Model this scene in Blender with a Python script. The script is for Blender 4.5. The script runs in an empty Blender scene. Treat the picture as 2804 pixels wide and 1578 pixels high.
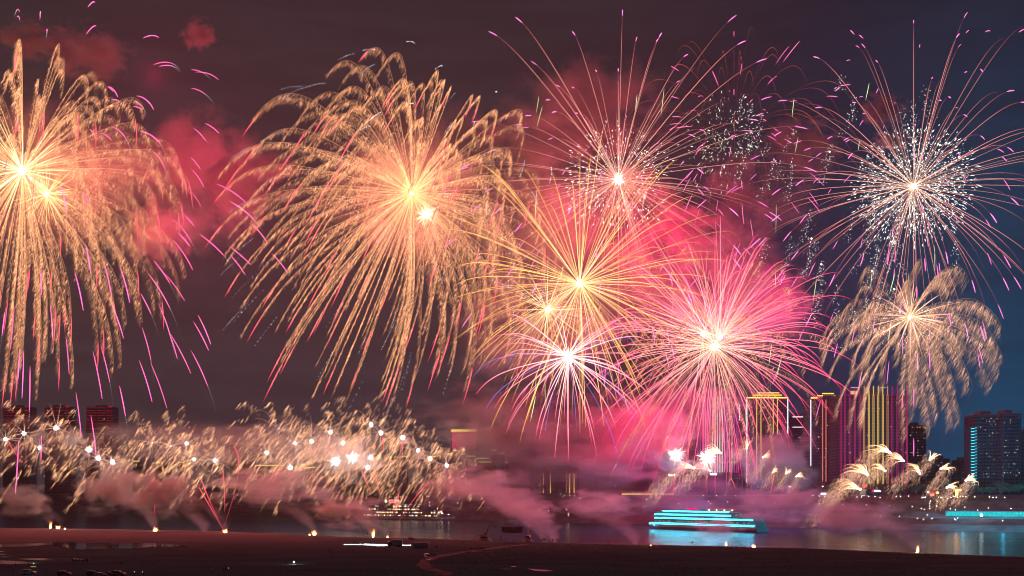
import bpy, bmesh, math, random
import numpy as np
from mathutils import Vector, Matrix, noise as mnoise
random.seed(7); RNG = np.random.default_rng(11)
SC = bpy.context.scene
COL = SC.collection
PI = math.pi

# ------------------------------------------------------------------ camera
FPX, CX, HZ, CAMZ = 2726.0, 1402.0, 1350.0, 30.0        # focal length in photo pixels, centre column, horizon row, eye height
cd = bpy.data.cameras.new('camera'); cam = bpy.data.objects.new('camera', cd); COL.objects.link(cam)
cam.location = (0, 0, CAMZ); cam.rotation_euler = (PI/2, 0, 0)
cd.sensor_width = 36; cd.lens = 36*FPX/2804; cd.shift_y = (HZ-789)/2804
cd.clip_start = 1; cd.clip_end = 20000
SC.camera = cam

def P(px, py, d):                                       # photo pixel + distance -> point
    return Vector(((px-CX)/FPX*d, d, CAMZ+(HZ-py)/FPX*d))

# ------------------------------------------------------------------ world (night sky with city glow)
W = bpy.data.worlds.new('World'); SC.world = W; W.use_nodes = True
nt = W.node_tree; nt.nodes.clear()
def N(t, typ, **kw):
    n = t.nodes.new(typ)
    for k, v in kw.items():
        if k.startswith('i_'):
            key = k[2:]; key = int(key) if key.isdigit() else key.replace('_', ' ')
            n.inputs[key].default_value = v
        else: setattr(n, k, v)
    return n
def math_node(t, op, a, b=None, clamp=False):
    n = t.nodes.new('ShaderNodeMath'); n.operation = op; n.use_clamp = clamp
    for i, v in enumerate((a, b)):
        if v is None: continue
        if isinstance(v, (int, float)): n.inputs[i].default_value = v
        else: t.links.new(v, n.inputs[i])
    return n.outputs[0]
def ramp(t, fac, stops, interp='LINEAR'):
    r = t.nodes.new('ShaderNodeValToRGB'); r.color_ramp.interpolation = interp
    e = r.color_ramp.elements
    while len(e) < len(stops): e.new(0.5)
    for el, (p, c) in zip(e, stops):
        el.position = p; el.color = (*c, 1) if len(c) == 3 else c
    t.links.new(fac, r.inputs[0]); return r.outputs[0]
def srgb(r, g, b):
    f = lambda v: (v/255/12.92) if v <= 10 else ((v/255+0.055)/1.055)**2.4
    return (f(r), f(g), f(b))

tc = N(nt, 'ShaderNodeTexCoord'); sep = N(nt, 'ShaderNodeSeparateXYZ'); nt.links.new(tc.outputs['Generated'], sep.inputs[0])
az = math_node(nt, 'ARCTAN2', sep.outputs[0], sep.outputs[1])            # 0 = straight ahead, + to the right
az01 = math_node(nt, 'MULTIPLY_ADD', az, 0.9); az01.node.inputs[2].default_value = 0.5
el = math_node(nt, 'MULTIPLY', sep.outputs[2], 2.1, True)
hi = ramp(nt, az01, [(0.0, srgb(52,47,51)), (0.35, srgb(52,45,50)), (0.62, srgb(46,41,48)), (0.80, srgb(33,34,44)), (1, srgb(27,32,46))])
lo = ramp(nt, az01, [(0.0, srgb(63,56,60)), (0.45, srgb(63,54,61)), (0.66, srgb(48,47,64)), (0.78, srgb(20,54,88)), (0.90, srgb(0,80,118)), (1, srgb(0,70,104))])
mix = N(nt, 'ShaderNodeMix', data_type='RGBA'); nt.links.new(el, mix.inputs[0]); nt.links.new(lo, mix.inputs[6]); nt.links.new(hi, mix.inputs[7])
mp = N(nt, 'ShaderNodeMapping'); mp.inputs['Scale'].default_value = (5, 5, 38); nt.links.new(tc.outputs['Generated'], mp.inputs[0])
nz = N(nt, 'ShaderNodeTexNoise', i_Scale=1.6, i_Detail=5.0, i_Roughness=0.55); nt.links.new(mp.outputs[0], nz.inputs['Vector'])
cl = math_node(nt, 'MULTIPLY_ADD', nz.outputs[0], 0.9); cl.node.inputs[2].default_value = 0.55
mul = N(nt, 'ShaderNodeMix', data_type='RGBA', blend_type='MULTIPLY'); mul.inputs[0].default_value = 1
nt.links.new(mix.outputs[2], mul.inputs[6]); nt.links.new(cl, mul.inputs[7])
sky = N(nt, 'ShaderNodeTexSky', sky_type='NISHITA', sun_disc=False, sun_elevation=math.radians(-7), sun_rotation=math.radians(200))
bg1 = N(nt, 'ShaderNodeBackground', i_Strength=0.05); nt.links.new(sky.outputs[0], bg1.inputs[0])
bg2 = N(nt, 'ShaderNodeBackground', i_Strength=.78); nt.links.new(mul.outputs[2], bg2.inputs[0])
add = N(nt, 'ShaderNodeAddShader'); nt.links.new(bg1.outputs[0], add.inputs[0]); nt.links.new(bg2.outputs[0], add.inputs[1])
out = N(nt, 'ShaderNodeOutputWorld'); nt.links.new(add.outputs[0], out.inputs['Surface'])

# ------------------------------------------------------------------ render settings
vs = SC.view_settings; vs.view_transform = 'Standard'; vs.look = 'None'; vs.exposure = 0; vs.gamma = 1
cy = SC.cycles
cy.max_bounces = 5; cy.diffuse_bounces = 2; cy.glossy_bounces = 2; cy.transmission_bounces = 2
cy.volume_bounces = 0; cy.transparent_max_bounces = 96
cy.sample_clamp_indirect = 1.0; cy.sample_clamp_direct = 5
cy.volume_step_rate = 1.0; cy.volume_max_steps = 256
cy.use_denoising = True; cy.denoiser = 'OPENIMAGEDENOISE'; cy.denoising_prefilter = 'ACCURATE'
cy.caustics_reflective = False; cy.caustics_refractive = False
cy.use_light_tree = True; cy.filter_width = 1.1

# ------------------------------------------------------------------ object helpers
def tag(o, label=None, cat=None, group=None, kind=None):
    if label: o['label'] = label
    if cat: o['category'] = cat
    if group: o['group'] = group
    if kind: o['kind'] = kind
    return o
def empty(name, loc, rz=0.0, label=None, cat=None, group=None):
    o = bpy.data.objects.new(name, None); COL.objects.link(o); o.location = loc; o.rotation_euler = (0, 0, rz)
    o.empty_display_size = 1
    return tag(o, label, cat, group)
def link(name, me, mat=None, parent=None, loc=None):
    o = bpy.data.objects.new(name, me); COL.objects.link(o)
    if mat is not None and not me.materials: me.materials.append(mat)
    if parent is not None: o.parent = parent
    if loc is not None: o.location = loc
    return o
def copy_tree(o, parent=None):
    kids = [c for c in o.children]
    c = o.copy(); COL.objects.link(c)
    if parent is not None: c.parent = parent
    for k in kids: copy_tree(k, c)
    return c

class MB:                                               # plain mesh builder: boxes, prisms, tubes
    def __init__(s): s.v = []; s.f = []
    def add(s, vs, fs):
        b = len(s.v); s.v += [tuple(v) for v in vs]; s.f += [tuple(i+b for i in f) for f in fs]; return s
    def box(s, x0, x1, y0, y1, z0, z1, M=None):
        vs = [Vector((x, y, z)) for z in (z0, z1) for y in (y0, y1) for x in (x0, x1)]
        if M is not None: vs = [M @ v for v in vs]
        return s.add(vs, [(0,2,3,1),(4,5,7,6),(0,1,5,4),(2,6,7,3),(0,4,6,2),(1,3,7,5)])
    def cyl(s, p0, p1, r0, r1=None, n=8):
        r1 = r0 if r1 is None else r1
        p0, p1 = Vector(p0), Vector(p1); t = (p1-p0).normalized()
        a = t.orthogonal().normalized(); b = t.cross(a)
        vs = [p0+(a*math.cos(2*PI*i/n)+b*math.sin(2*PI*i/n))*r0 for i in range(n)] + [p1+(a*math.cos(2*PI*i/n)+b*math.sin(2*PI*i/n))*r1 for i in range(n)]
        return s.add(vs, [(i, (i+1) % n, n+(i+1) % n, n+i) for i in range(n)]+[tuple(range(n-1, -1, -1)), tuple(range(n, 2*n))])
    def prism(s, outline, y0, y1):                      # outline in XZ, extruded along Y
        n = len(outline)
        vs = [(x, y0, z) for x, z in outline]+[(x, y1, z) for x, z in outline]
        return s.add(vs, [(i, (i+1) % n, n+(i+1) % n, n+i) for i in range(n)]+[tuple(range(n-1, -1, -1)), tuple(range(n, 2*n))])
    def loft(s, rings, cap=True):
        n = len(rings[0]); b = len(s.v)
        for r in rings: s.v += [tuple(p) for p in r]
        for k in range(len(rings)-1):
            for i in range(n):
                s.f.append((b+k*n+i, b+k*n+(i+1) % n, b+(k+1)*n+(i+1) % n, b+(k+1)*n+i))
        if cap:
            s.f.append(tuple(b+i for i in range(n-1, -1, -1))); s.f.append(tuple(b+(len(rings)-1)*n+i for i in range(n)))
        return s
    def mesh(s, name, mat, smooth=False):
        me = bpy.data.meshes.new(name); me.from_pydata(s.v, [], s.f); me.materials.append(mat)
        bm = bmesh.new(); bm.from_mesh(me); bmesh.ops.recalc_face_normals(bm, faces=bm.faces); bm.to_mesh(me); bm.free()
        if smooth: me.polygons.foreach_set('use_smooth', [True]*len(me.polygons))
        me.update(); return me
    def build(s, name, mat, parent=None, loc=None, smooth=False):
        return link(name, s.mesh(name, mat, smooth), None, parent, loc)

# ------------------------------------------------------------------ materials
def newmat(name):
    m = bpy.data.materials.new(name); m.use_nodes = True; m.node_tree.nodes.clear(); return m, m.node_tree
def surf(name, c, rough=0.7, metal=0.0, vary=0.25, scale=0.6, bump=0.0, c2=None, vscale=(1,1,1), gen='Object', detail=4.0):
    m, t = newmat(name)
    o = N(t, 'ShaderNodeOutputMaterial'); b = N(t, 'ShaderNodeBsdfPrincipled', i_Roughness=rough, i_Metallic=metal)
    t.links.new(b.outputs[0], o.inputs[0])
    k = N(t, 'ShaderNodeTexCoord'); q = N(t, 'ShaderNodeMapping'); q.inputs['Scale'].default_value = vscale
    t.links.new(k.outputs[gen], q.inputs[0])
    z = N(t, 'ShaderNodeTexNoise', i_Scale=scale, i_Detail=detail); t.links.new(q.outputs[0], z.inputs['Vector'])
    c2 = c2 or tuple(v*(1-vary) for v in c)
    t.links.new(ramp(t, z.outputs[0], [(0.3, c2), (0.7, tuple(min(1, v*(1+vary)) for v in c))]), b.inputs['Base Color'])
    if bump:
        bp = N(t, 'ShaderNodeBump', i_Strength=bump, i_Distance=1.0); t.links.new(z.outputs[0], bp.inputs['Height']); t.links.new(bp.outputs[0], b.inputs['Normal'])
    return m
def glow(name, c, s=1.0, sample=True):
    m, t = newmat(name)
    o = N(t, 'ShaderNodeOutputMaterial'); e = N(t, 'ShaderNodeEmission', i_Strength=s); e.inputs[0].default_value = (*c, 1)
    t.links.new(e.outputs[0], o.inputs[0])
    if not sample: m.cycles.emission_sampling = 'NONE'
    return m
# burning sparks: colour and heat of every spark are stored with the spark; flames and cores do not block light
def spark_mat(name, flame=False):
    m, t = newmat(name)
    o = N(t, 'ShaderNodeOutputMaterial'); e = N(t, 'ShaderNodeEmission'); a = N(t, 'ShaderNodeAttribute', attribute_name='spark_colour')
    t.links.new(a.outputs['Color'], e.inputs[0])
    if flame:
        tr = N(t, 'ShaderNodeBsdfTransparent'); ad = N(t, 'ShaderNodeAddShader'); t.links.new(e.outputs[0], ad.inputs[0]); t.links.new(tr.outputs[0], ad.inputs[1]); t.links.new(ad.outputs[0], o.inputs[0])
    else:                                                # a trace of dark diffuse gives the denoiser a surface to follow
        df = N(t, 'ShaderNodeBsdfDiffuse'); df.inputs[0].default_value = (.02, .02, .02, 1); ad = N(t, 'ShaderNodeAddShader'); t.links.new(e.outputs[0], ad.inputs[0]); t.links.new(df.outputs[0], ad.inputs[1]); t.links.new(ad.outputs[0], o.inputs[0])
    m.cycles.emission_sampling = 'NONE'
    return m
SPARK = spark_mat('burning_spark'); FLAME = spark_mat('burning_flame', True)
# ------------------------------------------------------------------ burning things (numpy mesh builder)
class GB:
    def __init__(s): s.v = []; s.t = []; s.c = []; s.n = 0
    def _add(s, v, t, c):
        s.v.append(v); s.t.append(t+s.n); s.c.append(c); s.n += len(v)
    def tube(s, pts, rad, col, n=3):
        pts = np.asarray(pts, float); k = len(pts)
        tg = np.gradient(pts, axis=0); tg /= np.linalg.norm(tg, axis=1)[:, None]+1e-9
        up = np.array((0.31, 0.9, 0.27)); a = np.cross(tg, up); a /= np.linalg.norm(a, axis=1)[:, None]+1e-9
        b = np.cross(tg, a); rad = np.broadcast_to(rad, (k,)); col = np.broadcast_to(col, (k, 3))
        an = np.arange(n)*2*PI/n
        v = pts[:, None, :]+rad[:, None, None]*(np.cos(an)[None, :, None]*a[:, None, :]+np.sin(an)[None, :, None]*b[:, None, :])
        i = np.arange(k-1)[:, None]*n; j = np.arange(n)[None, :]; j2 = (j+1) % n
        q = np.stack([i+j, i+j2, i+n+j2, i+n+j], -1).reshape(-1, 4)
        s._add(v.reshape(-1, 3), np.concatenate([q[:, [0, 1, 2]], q[:, [0, 2, 3]]]), np.repeat(col, n, axis=0))
    def spindles(s, p0, p1, r, col):
        m = len(p0)
        if not m: return
        r = np.broadcast_to(r, (m,)); col = np.broadcast_to(col, (m, 3))
        t = p1-p0; t = t/(np.linalg.norm(t, axis=1)[:, None]+1e-9)
        a = np.cross(t, (0.31, 0.9, 0.27)); a /= np.linalg.norm(a, axis=1)[:, None]+1e-9; b = np.cross(t, a)
        mid = p0*0.6+p1*0.4
        v = np.empty((m, 5, 3)); v[:, 0] = p0; v[:, 4] = p1
        for i in range(3):
            an = i*2*PI/3; v[:, 1+i] = mid+r[:, None]*(math.cos(an)*a+math.sin(an)*b)
        base = np.array([[0,1,2],[0,2,3],[0,3,1],[4,2,1],[4,3,2],[4,1,3]])
        s._add(v.reshape(-1, 3), (np.arange(m)[:, None, None]*5+base[None]).reshape(-1, 3), np.repeat(col, 5, axis=0))
    def dots(s, p, r, col):
        m = len(p)
        if not m: return
        r = np.broadcast_to(r, (m,)); col = np.broadcast_to(col, (m, 3))
        o = np.array([[1,0,0],[-1,0,0],[0,1,0],[0,-1,0],[0,0,1],[0,0,-1]], float)
        v = p[:, None, :]+o[None]*r[:, None, None]
        base = np.array([[0,2,4],[2,1,4],[1,3,4],[3,0,4],[2,0,5],[1,2,5],[3,1,5],[0,3,5]])
        s._add(v.reshape(-1, 3), (np.arange(m)[:, None, None]*6+base[None]).reshape(-1, 3), np.repeat(col, 6, axis=0))
    def mesh(s, name, mat):
        v = np.concatenate(s.v); t = np.concatenate(s.t).astype(np.int32); c = np.concatenate(s.c)
        me = bpy.data.meshes.new(name); me.vertices.add(len(v)); me.vertices.foreach_set('co', v.astype(np.float32).ravel())
        me.loops.add(t.size); me.loops.foreach_set('vertex_index', t.ravel())
        me.polygons.add(len(t)); me.polygons.foreach_set('loop_start', np.arange(0, t.size, 3, dtype=np.int32))
        ca = me.attributes.new('spark_colour', 'FLOAT_COLOR', 'POINT')
        ca.data.foreach_set('color', np.concatenate([c, np.ones((len(c), 1))], 1).astype(np.float32).ravel())
        me.materials.append(mat); me.update(calc_edges=True); return me
    def build(s, name, parent=None, mat=None, loc=None):
        if not s.v: return None
        return link(name, s.mesh(name, mat or SPARK), None, parent, loc)

def lerp(a, b, t): return np.asarray(a)*(1-t)+np.asarray(b)*t
def grad(stops, s):                                     # piecewise colour along s
    ks = [k for k, _ in stops]; cs = np.array([c for _, c in stops], float)
    return np.stack([np.interp(s, ks, cs[:, i]) for i in range(3)], -1)
def sphere_dirs(n, zmin=-1.0, zmax=1.0, flat=0.0):
    i = np.arange(n)+0.5; z = zmin+(zmax-zmin)*i/n; ph = i*2.399963+RNG.random()*6
    z = z+RNG.normal(0, 0.09, n); z = np.clip(z, -1, 1); ph = ph+RNG.normal(0, 0.2, n)
    r = np.sqrt(1-z*z)
    d = np.stack([r*np.cos(ph), r*np.sin(ph)*(1-flat), z], -1)
    d = d[RNG.permutation(n)]
    return d/np.linalg.norm(d, axis=1)[:, None] if flat == 0 else d
def traj(d, R, G, Wn, a, s):
    e = (1-np.exp(-a*s))/(1-math.exp(-a))
    return d[None, :]*R*e[:, None]+np.stack([Wn*s**2.6, 0*s, -G*s**2.6], -1)

def burst_root(name, px, py, d, label, group=None, cat='firework'):
    o = empty(name, P(px, py, d), 0, label, cat, group)
    return o, d/FPX
LK = 2.7                                                # light of one shell, scaled to a long exposure
def core(o, s, r, col, power, lcol, lr=1.0, R=0, drop=0, n=6):
    # glowing heart of the burst and the light it throws
    g = GB(); bm = bmesh.new(); bmesh.ops.create_icosphere(bm, subdivisions=2, radius=r*s)
    v = np.array([x.co[:] for x in bm.verts]); t = np.array([[q.index for q in f.verts] for f in bm.faces]); bm.free()
    g._add(v, t, np.broadcast_to(np.array(col, float), (len(v), 3)))
    m = max(10, int(r*4)); dd = sphere_dirs(m); k = RNG.uniform(1.2, 2.3 if r < 6.5 else 3.2, m)[:, None]
    g.spindles(dd*r*s*0.5, dd*r*s*k, 0.22*s*r**0.5, np.array(col)*0.35)
    g.build('core', o, FLAME)
    if power:
        lamp(o, (0, 0, 0), power*LK*(.22 if R else 1), lcol, lr)
        if R:                                            # the stars themselves shine: lamps spread through the ball of stars
            for d in sphere_dirs(n): lamp(o, d*R*s*RNG.uniform(.4, .62)+np.array((0, 0, -drop*s)), power*LK*.78/n, lcol, lr)
def lamp(o, loc, power, col, r=1.0, name='burst_light'):
    l = bpy.data.lights.new(name, 'POINT'); l.energy = power*1000; l.color = col; l.shadow_soft_size = r
    x = bpy.data.objects.new(name, l); COL.objects.link(x); x.parent = o; x.location = loc; return x

def fuzz(g, pts, per_px, s, length, col, tilt=0.5, rad=0.5, spread=1.0, rowcol=None, jit=1.0):
    # glowing grains shed by a comet: they fall and drift with the wind
    seg = np.linalg.norm(np.diff(pts, axis=0), axis=1); L = seg.sum()/s; cl = RNG.uniform(.35, 1.5, 40)
    m = int(L*per_px)
    if m < 1: return
    u = RNG.random(m)*(len(pts)-1); i = np.minimum(u.astype(int), len(pts)-2); f = (u-i)[:, None]
    p = pts[i]*(1-f)+pts[i+1]*f
    ln = length*s*RNG.uniform(0.35, 1.0, m)*np.interp(u/(len(pts)-1), [0, .3, 1], [.35, .8, 1.1])
    dr = np.stack([-tilt+RNG.normal(0, .07, m), RNG.normal(0, .25, m), -np.ones(m)], -1); dr /= np.linalg.norm(dr, axis=1)[:, None]
    st = RNG.random(m)**1.5*length*s*0.9*spread
    p0 = p+dr*st[:, None]+RNG.normal(0, .8*s*jit, (m, 3)); p1 = p0+dr*ln[:, None]
    br = (RNG.uniform(.35, 1.25, m)*np.interp(u/(len(pts)-1)*39, np.arange(40), cl))[:, None]*np.interp(st/(length*s*0.9*spread+1e-6), [0, 1], [1.15, .55])[:, None]
    c = np.broadcast_to(col, (m, 3)) if rowcol is None else grad(rowcol, u/(len(pts)-1))
    g.spindles(p0, p1, rad*s*RNG.uniform(.6, 1.3, m), c*br)

GOLD = np.array((2.3, 1.0, .46)); REDT = np.array((2.4, .16, .30)); PINKT = np.array((2.3, .45, 1.35))

def willow(o, s, n, R, G, Wn, a=2.1, perpx=.42, flen=22, thr=.55, dirs=None, col=GOLD, tips=True, tail=(0.9, 1.06), name='spark_trail', glowc=(3, 2, .8), rad=.5, s1=1.0, skip=.1, dim=1.0):
    dirs = sphere_dirs(n) if dirs is None else dirs
    many = None
    for k, d in enumerate(dirs):
        Rk = R*(RNG.uniform(.86, 1.08) if RNG.random() < .62 else RNG.uniform(.5, .9)); se = s1*RNG.uniform(.9, 1.04)
        ss = np.linspace(0.012, se, 22); pts = traj(d, Rk*s, G*s, Wn*s, a, ss)
        g = GB(); br = RNG.uniform(.65, 1.2)*dim
        c = grad([(0, np.array(glowc)*.8), (.18, col*.9), (.5, col*.6), (.85, col*.4), (1.05, col*.22)], ss)*br
        g.tube(pts, np.interp(ss, [0, .15, .9, 1.05], [.45, .55, .5, .15])*thr*s*1.6, c)
        k0 = int(22*skip)
        fuzz(g, pts[k0:], perpx, s, flen, col, rad=rad, rowcol=[(0, col*1.5*br), (.25, col*1.0*br), (1, col*.72*br)])
        if k >= 96:                                      # the rest of a very full shell is one mass
            many = many or GB(); many.v += g.v; many.c += g.c
            for tt in g.t: many.t.append(tt+many.n)
            many.n += g.n; continue
        t = g.build(name, o)
        if tips and RNG.random() < .92:
            st = np.linspace(tail[0], tail[1]+RNG.uniform(0, .08), 6)*se; pp = traj(d, Rk*s, G*s, Wn*s, a, st)
            h = GB(); h.tube(pp, np.array([.3, .9, 1.1, 1.0, .7, .15])*s*.95, REDT*np.array([[.4],[1],[1.3],[1.2],[.8],[.4]])*dim)
            h.build('red_tip', t)
    if many: x = many.build('spark_trails', o); x['kind'] = 'stuff'
def rays(o, s, n, R, G, Wn, stops, a=1.4, dirs=None, r=.8, s0=.012, s1=1.0, name='star_streak', rv=.14, tipc=None, tipr=1.15, tip=(.86, 1.0), cv=.35, rprof=None):
    dirs = sphere_dirs(n) if dirs is None else dirs
    many = GB()
    for k, d in enumerate(dirs):
        Rk = R*RNG.uniform(1-rv, 1+rv); se = s1*RNG.uniform(.93, 1.04)
        a0 = s0 if np.isscalar(s0) else RNG.uniform(*s0)
        ss = np.linspace(a0, se, 14); pts = traj(d, Rk*s, G*s, Wn*s, a, ss)
        g = GB(); c = grad(stops, ss/se)*RNG.uniform(1-cv, 1+cv)
        prof = np.interp(ss/se, [0, .12, .7, 1], [.28, .7, 1, .2]) if rprof is None else np.interp(ss/se, *rprof)
        if k >= 96: g = many                              # rays past the first hundred form one mass
        g.tube(pts, prof*r*s*RNG.uniform(.65, 1.25), c)
        t = g.build(name, o) if k < 96 else None
        if tipc is not None and t:
            st = np.linspace(tip[0], tip[1], 6)*se; pp = traj(d, Rk*s, G*s, Wn*s, a, st)
            h = GB(); h.tube(pp, np.array([.2, .8, 1, 1, .8, .2])*s*tipr, np.array(tipc)*RNG.uniform(.5, 1.2)); h.build('pink_tip', t)
    if many.v: x = many.build(name+'s', o); x['kind'] = 'stuff'
def loose_stars(o, s, n, R, G, Wn, col, seg=.2, smin=.78, smax=1.0, a=1.6, r=1.1, dots=.45, dirs=None, rv=.12, name='star_streak', dotcol=(1.3, 1.5, 1.8)):
    dirs = sphere_dirs(n) if dirs is None else dirs
    for d in dirs:
        Rk = R*RNG.uniform(1-rv, 1+rv); e = RNG.uniform(smin, smax); b = e-seg*RNG.uniform(.5, 1.1)
        ss = np.linspace(b, e, 8); pts = traj(d, Rk*s, G*s, Wn*s, a, ss)
        g = GB(); g.tube(pts, np.array([.2, .8, 1, 1, 1, .9, .7, .3])*r*s, np.array(col)*np.linspace(.8, 1.3, 8)[:, None]*RNG.uniform(.6, 1.2))
        if RNG.random() < dots:
            sd = np.linspace(e+.005, e+seg*.55, 11); h = GB(); h.dots(traj(d, Rk*s, G*s, Wn*s, a, sd), .75*s*np.linspace(1, .6, 11), np.array(dotcol)*np.linspace(1.2, .5, 11)[:, None])
            x = h.build('strobe_dots', g.build(name, o)); x['kind'] = 'stuff'
        else: g.build(name, o)
def glitter(o, s, n, R, col, r=.8, inner=.25, dash=9, name='glitter', squash=1.0, drop=0):
    d = sphere_dirs(n); rr = R*s*(RNG.random(n)**.6*(1-inner)+inner); p = d*rr[:, None]; p[:, 2] -= drop*s*RNG.random(n)
    g = GB(); br = RNG.uniform(.3, 1.5, n)[:, None]
    k = n//2; ln = dash*s*RNG.uniform(.3, 1.2, k)[:, None]
    g.spindles(p[:k], p[:k]+d[:k]*ln+np.stack([RNG.normal(0, .15, k)*ln[:, 0], 0*ln[:, 0], -.2*ln[:, 0]], -1), r*.9*s, np.array(col)*br[:k])
    g.dots(p[k:]+RNG.normal(0, 2*s, (n-k, 3)), r*s*RNG.uniform(.5, 1.1, n-k), np.array(col)*br[k:])
    x = g.build(name, o); x['kind'] = 'stuff'; return x
# ------------------------------------------------------------------ sandbank, river, far bank
SH = [(-900,1440),(0,1447),(200,1448),(400,1452),(600,1455),(850,1467),(1000,1473),(1150,1476),(1300,1481),(1500,1488),(1800,1495),(2000,1498),(2200,1503),(2400,1512),(2650,1522),(2804,1528),(3700,1568)]
def shore_d(px): return 29.6*FPX/(np.interp(px, [a for a, _ in SH], [b for _, b in SH])-HZ)
def fbm(x, y, sc, oct=4): return mnoise.fractal((x/sc, y/sc, 3.7), 1.0, 2.0, oct)
def gh(x, y):                                           # height of the sandbank
    px = CX+x/y*FPX; sd = shore_d(px)+14*fbm(x, 0, 60, 3)*.35
    t = (sd-y)/26.0
    e = min(1.0, max(-1.5, t))
    calm = min(1.0, max(.02, (px-520)/300)) if y < 545 else 1.0
    calm = max(calm, min(1, max(0, (545-y)/-40)))
    h = e*.62+calm*(.55*fbm(x, y*.6, 55)+.16*fbm(x+40, y, 9, 3))*max(0, min(1, t+.2))
    h += .9*math.exp(-(((px-1700)/420)**2)-((y-470)/34)**2)*(.6+.8*fbm(x, y, 16)) if px > 1000 else 0
    return .35+h
def G(px, py, it=5):                                    # point on the sandbank seen at a photo pixel
    d = 29.2*FPX/(py-HZ)
    for _ in range(it):
        x = (px-CX)/FPX*d; d = (CAMZ-gh(x, d))*FPX/(py-HZ)
    x = (px-CX)/FPX*d; return Vector((x, d, gh(x, d)))
NU, NV = 300, 190
vs_, fs_ = [], []
for j in range(NV):
    for i in range(NU):
        px = -700+i/(NU-1)*4300; sd = shore_d(px)+30
        y = 190*((sd/190)**(j/(NV-1))); x = (px-CX)/FPX*y
        vs_.append((x, y, gh(x, y)))
for j in range(NV-1):
    for i in range(NU-1): a = j*NU+i; fs_.append((a, a+1, a+NU+1, a+NU))
me = bpy.data.meshes.new('ground'); me.from_pydata(vs_, [], fs_); me.polygons.foreach_set('use_smooth', [True]*len(fs_))
SAND, t = newmat('river_sand')
o = N(t, 'ShaderNodeOutputMaterial'); b = N(t, 'ShaderNodeBsdfDiffuse', i_Roughness=.8); t.links.new(b.outputs[0], o.inputs[0])
k = N(t, 'ShaderNodeTexCoord'); mp = N(t, 'ShaderNodeMapping'); mp.inputs['Scale'].default_value = (.018, .05, .05); t.links.new(k.outputs['Object'], mp.inputs[0])
n1 = N(t, 'ShaderNodeTexNoise', i_Scale=1.0, i_Detail=7.0, i_Roughness=.6); t.links.new(mp.outputs[0], n1.inputs['Vector'])
n2 = N(t, 'ShaderNodeTexNoise', i_Scale=.8, i_Detail=6.0); t.links.new(k.outputs['Object'], n2.inputs['Vector'])
sp = N(t, 'ShaderNodeSeparateXYZ'); t.links.new(k.outputs['Object'], sp.inputs[0])
fy = math_node(t, 'MULTIPLY_ADD', sp.outputs[1], 1/320.0); fy.node.inputs[2].default_value = -1.08
s2 = math_node(t, 'MULTIPLY_ADD', n1.outputs[0], 1.9); s2.node.inputs[2].default_value = -.95
fz = math_node(t, 'ADD', fy, s2, True)                  # grass close by, bare sand by the water
c1 = ramp(t, fz, [(.05, (.10, .165, .16)), (.45, (.085, .11, .112)), (.95, (.125, .125, .122))])
v = math_node(t, 'MULTIPLY_ADD', n2.outputs[0], 1.9); v.node.inputs[2].default_value = .1
mx = N(t, 'ShaderNodeMix', data_type='RGBA', blend_type='MULTIPLY'); mx.inputs[0].default_value = 1; t.links.new(c1, mx.inputs[6]); t.links.new(v, mx.inputs[7]); t.links.new(mx.outputs[2], b.inputs['Color'])
bp = N(t, 'ShaderNodeBump', i_Strength=.6, i_Distance=.5); t.links.new(n2.outputs[0], bp.inputs['Height']); t.links.new(bp.outputs[0], b.inputs['Normal'])
tag(link('ground', me, SAND), kind='structure')

WAT, t = newmat('river_water')
o = N(t, 'ShaderNodeOutputMaterial'); b = N(t, 'ShaderNodeBsdfPrincipled', i_Roughness=.16, i_IOR=1.333); b.inputs['Base Color'].default_value = (.012, .028, .055, 1); b.inputs['Specular IOR Level'].default_value = .32; t.links.new(b.outputs[0], o.inputs[0])
k = N(t, 'ShaderNodeTexCoord'); mp = N(t, 'ShaderNodeMapping'); mp.inputs['Scale'].default_value = (.05, .16, 1); mp.inputs['Rotation'].default_value = (0, 0, math.radians(12)); t.links.new(k.outputs['Object'], mp.inputs[0])
n1 = N(t, 'ShaderNodeTexNoise', i_Scale=1.0, i_Detail=6.0, i_Roughness=.62); t.links.new(mp.outputs[0], n1.inputs['Vector'])
mp2 = N(t, 'ShaderNodeMapping'); mp2.inputs['Scale'].default_value = (.006, .03, 1); t.links.new(k.outputs['Object'], mp2.inputs[0])
n3 = N(t, 'ShaderNodeTexNoise', i_Scale=1.0, i_Detail=4.0); t.links.new(mp2.outputs[0], n3.inputs['Vector'])
bp = N(t, 'ShaderNodeBump', i_Strength=.45, i_Distance=.8); t.links.new(n1.outputs[0], bp.inputs['Height']); t.links.new(bp.outputs[0], b.inputs['Normal'])
t.links.new(math_node(t, 'MULTIPLY_ADD', n3.outputs[0], .22), b.inputs['Roughness']); b.inputs['Roughness'].links[0].from_node.inputs[2].default_value = .06
m_ = MB(); m_.add([(-6000, -400, 0), (6000, -400, 0), (6000, 9000, 0), (-6000, 9000, 0)], [(0, 1, 2, 3)])
tag(m_.build('river_water', WAT), kind='structure')
POND, t = newmat('pond_water')
o = N(t, 'ShaderNodeOutputMaterial'); b = N(t, 'ShaderNodeBsdfPrincipled', i_Roughness=.05, i_IOR=1.333); b.inputs['Base Color'].default_value = (.01, .01, .012, 1); t.links.new(b.outputs[0], o.inputs[0])

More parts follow.
